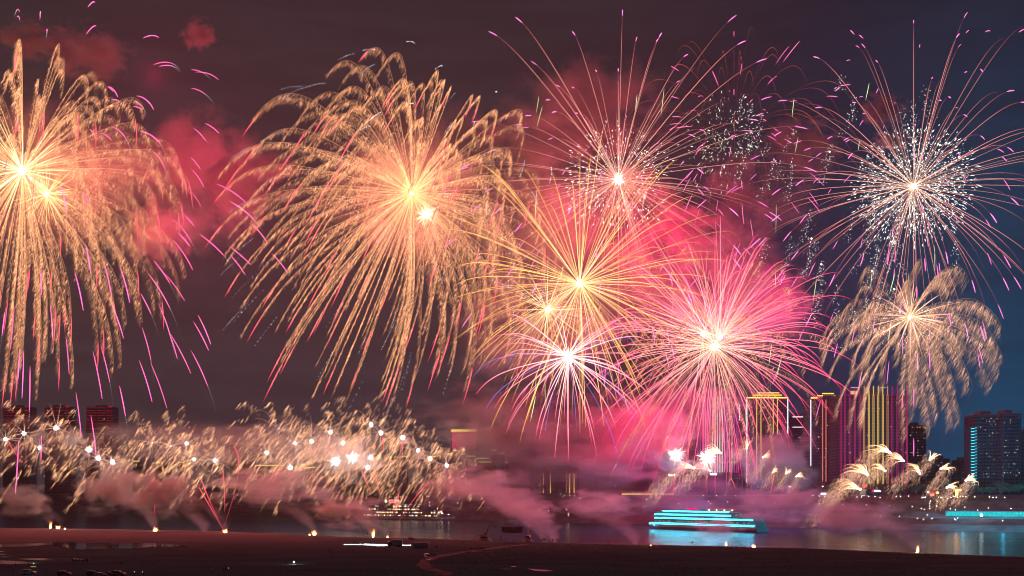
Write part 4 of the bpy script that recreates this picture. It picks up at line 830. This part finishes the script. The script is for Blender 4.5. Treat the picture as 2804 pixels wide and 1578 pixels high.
# ------------------------------------------------------------------ ships
HULLM = surf('ship_hull', (.10, .10, .12), .5, vary=.1); DECKM = surf('ship_deckhouse', (.07, .07, .08), .5, vary=.1); GLS = surf('ship_glass', (.03, .035, .05), .15, vary=.1)
ICE = glow('deck_light_cyan', (.05, .74, .95), 14.0); DIMC = glow('deck_light_teal', (.05, .75, .8), 2.2)
def ship_frame(name, label, pa, da, pb, db):
    A, B = Vector(((pa-CX)/FPX*da, da, 0)), Vector(((pb-CX)/FPX*db, db, 0)); r = empty(name, A, math.atan2(B.y-A.y, B.x-A.x), label, 'ship'); return r, (B-A).length
def hull(r, Ln, beam, fb, mat, bow=-1):
    rings = []
    for i in range(15):
        u = i/14; x = u*Ln; v = u if bow < 0 else 1-u
        w = beam/2*min(1, (v/.14)**.55 if v > 0 else .02)+.04; zt = fb+1.6*max(0, 1-v/.16)**1.5; sh = 2.5*max(0, 1-v/.12)
        xs = x+(sh if bow < 0 else -sh)*.6
        rings.append([(xs, -w*.75, -1.2), (x, -w, fb*.5), (x, -w, zt), (x, w, zt), (x, w, fb*.5), (xs, w*.75, -1.2)])
    MB().loft(rings).build('hull', mat, r)
def deckhouse(r, x0, x1, hw, z0, z1, name='deckhouse'):
    MB().box(x0, x1, -hw, hw, z0, z1).build(name, DECKM, r); MB().box(x0-1.2, x1+1.2, -hw-1.1, hw+1.1, z1+.003, z1+.25).build('deck_slab', DECKM, r)
def bar(r, name, x0, x1, z0, z1, y, mat, th=.25):
    o = link(name, unit_box(mat), None, r); o.location = ((x0+x1)/2, y, z0); o.scale = (x1-x0, th, z1-z0); return o
# blue lit cruise boat
r, Ln = ship_frame('cruise_boat', 'long river boat outlined with double cyan deck lights', 1781, 846, 2088, 757)
hull(r, Ln, 15, 3.9, HULLM)
for x0, x1, z0, z1 in ((.09, .985, 4.0, 8.3), (.10, .97, 8.6, 11.2), (.10, .79, 11.5, 14.2)): deckhouse(r, Ln*x0, Ln*x1, 6.2, z0, z1)
MB().box(Ln*.3, Ln*.5, -3, 3, 14.5, 16.6).build('wheelhouse', DECKM, r)
for u0, u1, z in ((.065, .985, 4.15), (.065, .985, 5.1), (.10, .975, 8.75), (.105, .97, 9.55), (.10, .79, 11.75), (.105, .79, 12.45), (.175, .785, 15.2), (.19, .77, 14.55)):
    bar(r, 'deck_light', Ln*u0, Ln*u1, z, z+.26, -7.75, ICE)
for p, q in (((.0, 4.6), (.075, 5.3)), ((.0, 4.3), (.05, 3.7)), ((.045, 4.3), (.09, 2.9))):
    a, b = Vector((Ln*p[0]+1.5, -3.2-30*p[0], p[1])), Vector((Ln*q[0]+1, -7.6, q[1])); MB().cyl(a, b, .2, n=6).build('bow_light', ICE, r)
for i in range(44): bar(r, 'cabin_window', Ln*.12+i*2.15, Ln*.12+i*2.15+1.2, 6.0, 7.3, -6.25, LITW[2] if random.random() < .45 else GLS, .1)
for i in range(40): bar(r, 'cabin_window', Ln*.13+i*2.15, Ln*.13+i*2.15+1.2, 9.9, 10.8, -6.25, LITW[2] if random.random() < .3 else GLS, .1)
for i in range(5):
    x = Ln*(.385+i*.0195); MB().prism([(x+.9*a, 16.9+.9*b) for a, b in ((-.7, -.6), (.6, -.8), (.9, .1), (.5, .9), (-.4, .8), (-.95, .2))], -3.4, -3.1).build('sign_letter', L['crim'], r)
for i in range(4):
    x = Ln*(.54+i*.066)
    for dx in (0, 2.4): MB().cyl((x+dx, 0, 15.3), (x+dx, 0, 16.9), .06, n=5).loft([[(x+dx+q*math.cos(a*PI/4), q*math.sin(a*PI/4), z) for a in range(8)] for q, z in ((1.5, 16.8), (.05, 17.6))]).build('deck_parasol', L['orange'], r)  # parasols are no lamps: their lit look is put in as emission
    o = bar(r, 'deck_lamp', x+4.2, x+4.9, 16.0, 16.7, -4, L['lamp'])
for i in range(11): bar(r, 'stern_lamp', Ln*(.80+i*.018), Ln*(.80+i*.018)+.45, 12.2+(i % 3)*.6, 12.6+(i % 3)*.6, -3-(i % 2)*2, LITW[0], .4)
for i in range(3): lamp(r, (Ln*(.2+.3*i), 14, 26), 160, (.03, .25, 1.0), 1.0, 'haze_fill')  # added blue lamps, hung above and behind the boat to tint the haze
# white river cruise ship with neon sign
r, Ln = ship_frame('cruise_ship', 'dark many decked river cruise ship with warm windows and a red neon name', 978, 1150, 1247, 1085)
hull(r, Ln, 17, 3.0, HULLM, bow=1)
for x0, x1, z0, z1 in ((.02, .93, 3.1, 6.2), (.02, .86, 6.5, 9.6), (.03, .74, 9.9, 13.0), (.05, .62, 13.3, 16.2)): deckhouse(r, Ln*x0, Ln*x1, 6.8, z0, z1)
MB().box(Ln*.30, Ln*.46, -3, 3, 16.5, 18.3).cyl((Ln*.7, 0, 13.2), (Ln*.7, 0, 21), .2, .1, 6).build('wheelhouse', DECKM, r)
def wins(z, segs, den, mats):
    for u0, u1 in segs:
        x = Ln*u0
        while x < Ln*u1:
            if random.random() < den: bar(r, 'lit_window', x, x+random.uniform(.7, 1.5), z, z+random.uniform(1.0, 1.5), -6.95, LITW[random.choice(mats)], .2)
            else: bar(r, 'dark_window', x, x+1.3, z, z+1.3, -6.95, GLS, .2)
            x += 2.0
BWW = glow('saloon_warm', (1, .66, .34), 2.6); LITW.append(BWW)
wins(4.2, [(.10, .86)], .8, (0, 4, 2, 1)); wins(7.6, [(.24, .46), (.52, .70), (.80, .84)], .85, (4, 4, 0, 1)); wins(11.0, [(.03, .26), (.36, .68)], .85, (4, 0, 0)); wins(14.4, [(.23, .27), (.42, .57)], .9, (4, 1))
MB().cyl((Ln*.325, -3.6, 20.6), (Ln*.325, -3.3, 20.6), 1.75, n=16).build('logo_disc', glow('logo_yellow', (1, .75, .25), 1.6), r)
m_ = MB(); m_.prism([(Ln*.325+1.78*math.cos(a), 20.6+1.78*math.sin(a)) for a in np.linspace(PI+.25, 2*PI-.05, 10)], -3.75, -3.62); m_.build('logo_wave', glow('logo_cyan', (.15, .8, 1), 1.8), r)
bar(r, 'sign_panel', Ln*.348, Ln*.47, 18.7, 22.3, -3.3, glow('neon_panel', (.85, 0, .09), .55))
try:
    cu = bpy.data.curves.new('ship_name', 'FONT'); cu.body = '长江三峡1'; cu.size = 3.0; cu.extrude = .05; cu.align_x = 'LEFT'
    tmp = bpy.data.objects.new('ship_name_text', cu); COL.objects.link(tmp); dg = bpy.context.evaluated_depsgraph_get(); me = bpy.data.meshes.new_from_object(tmp.evaluated_get(dg)); bpy.data.objects.remove(tmp)
    xs = [v.co.x for v in me.vertices]; k = Ln*.118/(max(xs)-min(xs)); me.materials.clear(); me.materials.append(glow('neon_text', (1, .32, .26), 3.0))
    o = link('ship_name', me, None, r); o.rotation_euler = (PI/2, 0, 0); o.scale = (k, k*1.05, 1); o.location = (Ln*.35, -3.65, 19.4)
except Exception as e: print('text failed', e)
for u, z, m in ((.86, 8.2, 'lamp'), (.885, 8.6, 'lamp'), (.895, 7.2, 'lamp'), (.955, 6.0, 'lamp'), (.82, 9.6, 'white'), (.66, 14.4, 'white')): bar(r, 'deck_lamp', Ln*u, Ln*u+.8, z, z+.8, -5, L[m], .8)
for u in (.515, .565, .66): bar(r, 'deck_lamp', Ln*u, Ln*u+3.2, 16.6, 17.0, -4, glow('deck_cool', (.45, .75, .85), 1.0), 2)
# ------------------------------------------------------------------ the big shells
ORANGE = (1.0, .24, .12); PINK = (1.0, .015, .20); CRIM = (1.0, .012, .12)
# far left gold willow
o, s = burst_root('firework_burst', 62, 468, 740, 'huge gold willow firework cut by the left edge with red tips and loose pink stars')
core(o, s, 7, (7, 5.5, 3), 420, ORANGE, R=440, drop=60, n=8)
willow(o, s, 250, 455, 165, -20, a=2.6, perpx=.75, flen=17, thr=.32, rad=.24)
rays(o, s, 46, 150, 8, 0, [(0, (5, 4, 2.4)), (.5, (2.6, 1.7, .8)), (1, (.9, .45, .15))], r=.8, name='inner_ray')
dd = sphere_dirs(190); dd = dd[(dd[:, 0] > -.15) & (np.abs(dd[:, 1]) < .8)][:98]; loose_stars(o, s, len(dd), 630, 150, -20, (2.4, .30, .95), rv=.22, seg=.22, r=1.3, dirs=dd)
lamp(o, (430*s, -30*s, 20*s), 520, CRIM, 1.0, 'red_star_light'); lamp(o, (410*s, 60*s, -210*s), 330, CRIM, 1.0, 'red_star_light'); lamp(o, (600*s, 60*s, -60*s), 330, CRIM, 1.0, 'red_star_light')
lamp(o, (360*s, 0, 260*s), 420, CRIM, 1.0, 'red_star_light')
o, s = burst_root('firework_burst', 128, 532, 700, 'small yellow needle burst inside the far left gold willow')
core(o, s, 5, (6, 4, 1.5), 90, (1, .5, .15))
rays(o, s, 60, 92, 4, 0, [(0, (3, 2, .8)), (1, (1.2, .55, .15))], r=.65, name='star_streak')
# centre gold willow
o, s = burst_root('firework_burst', 1128, 530, 780, 'huge gold willow firework in the middle with red tips and white strobe dots above')
core(o, s, 5, (6, 3.8, 1.2), 430, ORANGE, R=430, drop=60, n=8)
willow(o, s, 260, 440, 160, -70, a=2.6, perpx=.75, flen=17, thr=.32, rad=.24)
rays(o, s, 55, 110, 8, 0, [(0, (2.6, 1.6, .5)), (1, (1.0, .5, .15))], r=.55, name='inner_ray')
for d in sphere_dirs(64):                                # strobing outer ring: strings of white dots
    Rk = 500*RNG.uniform(.88, 1.05); e = RNG.uniform(.72, 1.0); sd = np.linspace(e-.1, e+.05, RNG.integers(6, 14))
    g = GB(); q = traj(d, Rk*s, 150*s, -95*s, 1.8, sd); k = len(sd)
    g.dots(q, s*RNG.uniform(.6, 1.25, k), np.array((1.5, 1.7, 2.0))*RNG.uniform(.5, 1.4, k)[:, None]); x = g.build('strobe_string', o); x['kind'] = 'stuff'
lamp(o, (-470*s, 0, -90*s), 480, CRIM, 1.0, 'red_star_light')
o, s = burst_root('firework_burst', 1167, 588, 740, 'small white needle ball beside the heart of the middle gold willow')
core(o, s, 7, (8, 7, 5), 60, (1, .75, .45))
rays(o, s, 70, 38, 1, 0, [(0, (4, 3.4, 2.2)), (.6, (2, 1.4, .7)), (1, (1.1, .7, .3))], r=.55)
# upper right-of-centre pink peony
PEO = [(0, (2.4, 1.4, 1.0)), (.2, (1.7, .72, .56)), (.5, (1.3, .40, .34)), (.72, (.55, .13, .15)), (.85, (.4, .07, .10)), (1, (.9, .1, .45))]
o, s = burst_root('firework_burst', 1693, 492, 830, 'tall salmon rayed firework with pink tips and white glitter heart near the top')
core(o, s, 9, (8, 7, 5), 330, (1, .08, .12), R=330)
rays(o, s, 120, 440, 55, 0, PEO, a=1.5, r=.52, tipc=PINKT, rv=.26, tipr=1.3)
glitter(o, s, 950, 155, (2.6, 2.4, 2.3), r=.9, inner=.3)
# right top peony
o, s = burst_root('firework_burst', 2502, 510, 800, 'large copper rayed firework at top right with pink tips around a white glitter ball')
core(o, s, 8, (9, 6, 3), 26, (1, .35, .25), R=300, n=3)
rays(o, s, 132, 425, 70, 0, PEO, a=1.5, r=.52, tipc=PINKT, rv=.26, tipr=1.3)
loose_stars(o, s, 80, 520, 120, 0, (2.2, .38, 1.3), seg=.12, dots=0, r=1.0, rv=.25)
glitter(o, s, 2000, 165, (2.5, 2.6, 2.4), r=.95, inner=.22, dash=11)
# yellow burst
YEL = [(0, (3.0, 2.2, .9)), (.2, (2.4, 1.35, .42)), (.6, (2.1, 1.0, .22)), (1, (1.8, .85, .14))]
o, s = burst_root('firework_burst', 1588, 777, 770, 'yellow chrysanthemum firework with long straight rays at centre right')
core(o, s, 7, (8, 7, 5), 170, (1, .22, .12), R=320)
rays(o, s, 150, 380, 42, 0, YEL, a=1.7, r=.62, rv=.24)
willow(o, s, 26, 260, 70, -20, perpx=.22, flen=16, dirs=sphere_dirs(26, -1, .3), tips=False, dim=.7)
o, s = burst_root('firework_burst', 1499, 848, 740, 'small pale needle burst with violet rays below left of the yellow chrysanthemum')
core(o, s, 6, (7, 6, 5), 45, (1, .5, .25))
rays(o, s, 46, 150, 12, 0, [(0, (3, 2.3, 1.3)), (.5, (1.4, .8, .4)), (1, (.8, .35, .15))], r=.65)
rays(o, s, 9, 190, 20, 0, [(0, (1.2, .7, .9)), (1, (.55, .3, 1.0))], r=.5, name='violet_streak')
willow(o, s, 30, 190, 60, -20, perpx=.25, flen=16, dirs=sphere_dirs(30, -1, .5), tips=False, dim=.75)
# red and blue burst
o, s = burst_root('firework_burst', 1556, 976, 720, 'crimson firework with drooping red streaks and a few blue ones under the yellow burst')
core(o, s, 10, (9, 8, 8), 130, (1, .09, .25), R=220, drop=60, n=4)
rays(o, s, 66, 225, 52, 0, [(0, (3.4, 2.4, 2.2)), (.35, (2.6, .9, 1.0)), (1, (2.0, .12, .35))], a=1.5, r=.95, dirs=sphere_dirs(62, -1, .75))
rays(o, s, 9, 270, 80, 0, [(0, (.5, .4, 1.2)), (1, (.22, .25, 1.3))], r=.6, dirs=sphere_dirs(9, -.8, .3), name='blue_streak')
# the three pink-white shells
PW = [(0, (2.2, 1.5, 1.1)), (.3, (2.6, .72, .78)), (.7, (2.5, .26, .50)), (1, (2.3, .06, .38))]
o, s = burst_root('firework_burst', 1958, 949, 760, 'wide pink and white firework in front of the pink lit tower')
core(o, s, 7, (9, 7, 6), 330, PINK, R=340, drop=20)
rays(o, s, 140, 350, 68, 0, PW, a=1.6, r=.72)
willow(o, s, 34, 330, 100, -30, perpx=.26, flen=18, tips=False, dim=.75, dirs=sphere_dirs(34, -1, .4))
o, s = burst_root('firework_burst', 1925, 915, 790, 'pink white needle burst just above left of the wide pink firework heart')
core(o, s, 6, (9, 7, 6), 60, PINK)
rays(o, s, 60, 330, 70, 0, PW, a=1.7, r=.66)
o, s = burst_root('firework_burst', 1973, 925, 830, 'tall pink white burst just above right of the wide pink firework heart')
core(o, s, 5, (8, 6, 5), 60, PINK)
rays(o, s, 40, 350, 60, 0, PW, a=1.6, r=.9, dirs=sphere_dirs(40, -.1, 1))
lamp(o, (-170*s, 100*s, -250*s), 1500, CRIM, 1.0, 'red_star_light'); lamp(o, (-110*s, 110*s, 300*s), 600, CRIM, 1.0, 'red_star_light')
willow(o, s, 26, 330, 70, -20, perpx=.3, flen=18, tips=False, dim=.8, dirs=sphere_dirs(26, 0, 1))
lamp(o, (170*s, 130*s, 110*s), 1250, PINK, 1.0, 'red_star_light')
# right willow
o, s = burst_root('firework_burst', 2492, 868, 800, 'brown gold feathery palm firework above the striped towers on the right')
core(o, s, 6, (8, 5, 2.4), 16, (1, .5, .25), R=240, n=3)
rays(o, s, 50, 115, 6, 0, [(0, (3, 1.8, 1.2)), (.6, (1.6, .7, .5)), (1, (.8, .35, .22))], r=.85, name='inner_ray')
willow(o, s, 56, 250, 105, 15, a=1.9, perpx=1.3, flen=30, col=np.array((1.5, .78, .46)), tips=False, thr=.3, rad=.28)
# dim red arches of a spent shell
o, s = burst_root('firework_burst', 2010, 360, 900, 'dim dark red arching firework behind the greenish glitter cloud')
rays(o, s, 58, 330, 150, 0, [(0, (.05, .01, .01)), (.35, (.1, .02, .02)), (.7, (.5, .09, .06)), (1, (.35, .08, .06))], r=.55, a=1.6, s0=.15, dirs=sphere_dirs(58, -.2, 1), name='ember_arch')
loose_stars(o, s, 56, 250, 40, 0, (2.0, .3, .9), seg=.25, smin=.6, dots=0, r=.85, rv=.5)
# green white glitter and its falling streaks
o, s = burst_root('firework_burst', 1975, 365, 860, 'greenish white glitter cloud with falling pale green streaks right of the salmon burst')
x = glitter(o, s, 420, 120, (1.5, 1.8, 1.3), r=.8, inner=0, dash=10, drop=60)
for k in range(34):
    g = GB(); x0, z0 = RNG.uniform(-560, 620), RNG.uniform(-760, 160)
    L = RNG.uniform(28, 95); y0 = RNG.uniform(-80, 80); tl = RNG.uniform(-.3, .02)
    q = np.array([[x0+tl*L*u, y0, z0-L*u] for u in np.linspace(0, 1, 6)])*s
    g.tube(q, np.array([.2, .8, 1, .9, .6, .15])*.9*s, np.array((1.2, 1.7, .7))*RNG.uniform(.35, 1.1)); g.build('falling_streak', o)
# strings of white sparkle falling on the right
o, s = burst_root('firework_burst', 2330, 300, 770, 'falling strings of white sparkle left of the copper rayed burst')
for k in range(58):
    g = GB(); an = RNG.uniform(0, 2*PI); r0 = RNG.uniform(60, 330); x0 = math.cos(an)*r0; z0 = RNG.uniform(-560, 70)
    L = RNG.uniform(40, 150); m = int(L*.5); u = np.sort(RNG.random(m)); sl = -.35*(1 if x0 < 120 else -.5)*RNG.uniform(.4, 1.2)
    q = np.stack([x0+sl*L*u*u+RNG.normal(0, 4+5*u, m), math.sin(an)*r0*.5+RNG.normal(0, 4, m), z0-L*u+RNG.normal(0, 3, m)], -1)*s
    g.dots(q, s*RNG.uniform(.5, 1.15, m), np.array((1.9, 1.75, 1.6))*RNG.uniform(.3, 1.3, m)[:, None])
    if k % 6 == 0: g.dots(q[:1], 3*s, np.array((4, 3.2, 2.2)))
    x = g.build('sparkle_string', o); x['kind'] = 'stuff'

# ------------------------------------------------------------------ low row of crackle bursts on the left
LOW = [(15,1203,5,'at the left edge below the red striped towers'),(66,1187,5,'over the first red striped tower from the left'),(154,1172,6,'high over the second red striped tower from the left'),
 (109,1226,5,'low between the first two red striped towers'),(243,1231,7,'under the third red striped tower from the left'),(269,1255,6,'middle one of the falling row of three on the left'),
 (308,1265,6,'last one of the falling row of three on the left'),(417,1213,2,'dim rayed one, leftmost in the golden grain cloud'),(467,1222,2,'dim rayed one, second from left in the grain cloud'),
 (511,1215,4,'with small bright heart in the left of the golden grain cloud'),(531,1258,4,'with bluish heart over the launch smoke'),(589,1261,5,'with the long red tracer passing beside it'),
 (730,1240,5,'right above the left end of the long gold roof line'),(808,1214,4,'with short stubby rays in the middle of the golden grain cloud'),(853,1209,5,'with a short red tracer right below it'),
 (905,1184,5,'tall rayed one on the upper edge of the golden grain cloud'),(795,1281,6,'joined to the right end of the long gold roof line'),(920,1263,13,'brightest of all the low row in white smoke'),
 (764,1173,1.5,'faint pink rayed one on top of the golden grain cloud'),(939,1213,5,'above the brightest flash of the low row'),(1016,1163,5,'topmost on the right of the low row'),
 (1043,1186,5,'just right below the topmost right one'),(1103,1199,6,'with a grey puff touching its right side'),(1145,1234,5,'with a pale puff hanging under it'),
 (1178,1257,5,'touching the gold eave lights right of the low row'),(1223,1275,5,'rightmost of the low row before the gold roofs'),(965,1253,9,'second brightest just right of the brightest flash'),
 (1015,1253,6,'upper one of a close pair right of the brightest flash'),(1007,1280,6,'lower one of a close pair right of the brightest flash')]
for px, py, r, wh in LOW:
    o, s = burst_root('crackle_burst', px, py, 860+RNG.uniform(-60, 60), 'low gold crackle burst '+wh, 'low row of crackle bursts')
    core(o, s, r*.85, (9, 8.5, 8) if r >= 4 else (2.5, 1.4, 1.0), {True: .036*r*r*4, False: .4}[r >= 4], (1, .82, .72), .4)
    g = GB()
    for d in sphere_dirs(15):
        q = traj(d, 70*RNG.uniform(.5, 1.25)*s, 14*s, -5*s, 1.3, np.linspace(.05, 1, 6))
        g.tube(q, np.array([.8, .8, .7, .6, .45, .15])*s*.45, grad([(0, (1.6, 1.0, .8)), (.4, (1.1, .45, .32)), (1, (.6, .25, .18))], np.linspace(0, 1, 6)))
    g.build('star_streaks', o)
    g = GB(); big = 1.0 if px > 330 else .5
    for d in sphere_dirs(int(24*big)+3, -.8):
        q = traj(d, 105*RNG.uniform(.65, 1.3)*s, 24*s, -8*s, 1.5, np.linspace(.3, 1.1, 12))
        fuzz(g, q, RNG.uniform(.12, .5), s, 25, np.array((2.6, 1.28, .66))*RNG.uniform(.6, 1.5), tilt=.72, rad=.27, spread=.8, jit=2)
    x = g.build('gold_grains', o); x['kind'] = 'stuff'
# red tracers climbing from the sandbank: one thing each
TR = [((640,1222),(652,1300),(610,1450)),((545,1335),(600,1430),(612,1452)),((552,1316),(580,1385),(600,1420)),((612,1291),(615,1370),(615,1402)),((734,1320),(765,1280),(775,1270)),
      ((1174,1320),(1130,1372),(1090,1432)),((991,1292),(1008,1330),(1015,1345)),((1030,1303),(1035,1330),(1041,1356)),((1092,1352),(1085,1400),(1083,1412)),((423,1383),(424,1400),(424,1415)),
      ((24,1214),(55,1260),(62,1265)),((1048,1196),(1050,1230),(1051,1240)),((1101,1210),(1096,1240),(1093,1264)),((2118,1300),(2112,1340),(2100,1380)),((2001,1309),(2012,1332),(2016,1346)),((2045,1436),(2050,1448),(2052,1455))]
TRW = ['tall thin one under the gold grain cloud','slanted bright one rising left from a launch fire','broken dotted one rising left from a launch fire','upright one straight above a launch fire','short slanted one under the long gold roof line',
 'longest one leaning right over the cruise ship','short one hanging over the stern of the cruise ship','short upright one over the cruise ship sign','short one crossing the red ship sign','short upright one above the second launch fire',
 'leaning one at the left edge','short one below the topmost right crackle burst','one below the crackle burst with a grey puff','long one over the blue lit boat stern','short one above the blue lit boat','tiny one across the blue lit boat hull']
for (a, b, c), wh in zip(TR, TRW):
    d = 800; p = [P(*q, d) for q in (a, b, c)]; o = empty('red_tracer', p[2], 0, 'thin red tracer streak, '+wh, 'tracer', 'red tracers')
    u = np.linspace(0, 1, 9)[:, None]; A, B, C = [np.array(q-p[2]) for q in p]
    pts = A*(1-u)*(1-2*u)+B*4*u*(1-u)+C*u*(2*u-1)
    g = GB(); g.tube(pts, np.linspace(.27, .08, 9), REDT*np.linspace(1, .35, 9)[:, None]); g.build('streak', o)

# ------------------------------------------------------------------ gold comets over the far bank on the right
COM = [(1974,1241,2.6,.9,'over the middle of the pink lit tower'),(2044,1229,1.2,.7,'highest between pink tower and gold crowned tower'),(2089,1253,.5,.8,'slanted in front of the gold crowned tower'),
 (1901,1282,2.8,1.2,'leftmost over the white sign roof'),(1945,1290,2.4,.9,'falling at the foot of the pink lit tower'),(2116,1295,.9,.6,'just left of the falling dotted light columns'),(2152,1297,.7,.6,'middle one of three low beside the gold crowned tower'),(2180,1305,.5,.6,'right one of three low beside the gold crowned tower'),
 (2437,1240,2.5,1.2,'highest across the striped tower'),(2474,1262,2.4,.9,'at the right edge of the striped tower'),(2424,1290,2.3,.9,'across the yellow stripes of the striped tower'),(2375,1300,2.3,1.3,'at the left of the yellow stripes'),(2355,1340,2.6,1.3,'lowest over the riverside shops'),
 (2546,1260,1.0,.8,'steep one right of the striped tower'),(2519,1297,2.0,.9,'low one right of the striped tower'),(2576,1284,.4,.9,'fan shaped one left of the cyan lit tower'),(2593,1335,.3,.9,'lowest right one above the gate'),(2645,1316,.5,1.0,'rightmost by the cyan lit tower')]
for px, py, an, sz, wh in COM:
    o, s = burst_root('comet_fountain', px, py, 850, 'gold comet fountain '+wh, 'gold comets over the far bank', 'firework')
    g = GB(); h = GB(); k = GB()
    bm = None; n = int(13*sz)+4
    for i in range(n):
        aa = an+RNG.normal(0, .22); sp = RNG.uniform(22, 54)*sz; d = np.array((math.cos(aa), RNG.normal(0, .2), math.sin(aa)))
        ss = np.linspace(0, 1, 9); q = d[None]*(sp*s*(1-np.exp(-2.2*ss))/.89)[:, None]+np.stack([-16*s*sz*ss**2, 0*ss, -20*s*sz*ss**2], -1)
        h.tube(q, np.array([1.1, 1.1, 1.0, .9, .8, .6, .5, .3, .12])*s, grad([(0, (5, 3.6, 2.2)), (.3, (2.4, 1.4, .7)), (1, (.9, .38, .2))], ss))
        q2 = d[None]*(sp*s*(1-np.exp(-2.2*ss))/.89)[:, None]+np.stack([(-60*ss**2)*s*sz, 0*ss, (-75*ss**2.2)*s*sz], -1)
        fuzz(g, q2[2:], .45, s, 15, np.array((1.1, .58, .36)), tilt=.6, rad=.4, spread=2.2, jit=5)
    core(o, s, 2.4*sz, (7, 5.4, 3.8), 2.2*sz, (1, .7, .45), .4)
    h.build('bright_jets', o); x = g.build('gold_grains', o); x['kind'] = 'stuff'
for px, py, r, wh in [(1851,1245,9,'left of the pink lit tower in grey smoke'),(1937,1254,11,'over the foot of the pink lit tower')]:
    o, s = burst_root('flash_burst', px, py, 830, 'round blinding white flash '+wh, None, 'firework')
    core(o, s, r, (10, 9.5, 9), 13, (1, .88, .85), .5)
    g = GB()
    for d in sphere_dirs(30): g.tube(traj(d, 34*s*RNG.uniform(.5, 1.1), 4*s, 0, 1, np.linspace(.2, 1, 4)), np.array([.9, .8, .5, .1])*s*.8, grad([(0, (4, 3.6, 3.2)), (1, (1.3, .7, .6))], np.linspace(0, 1, 4)))
    g.build('star_streaks', o)
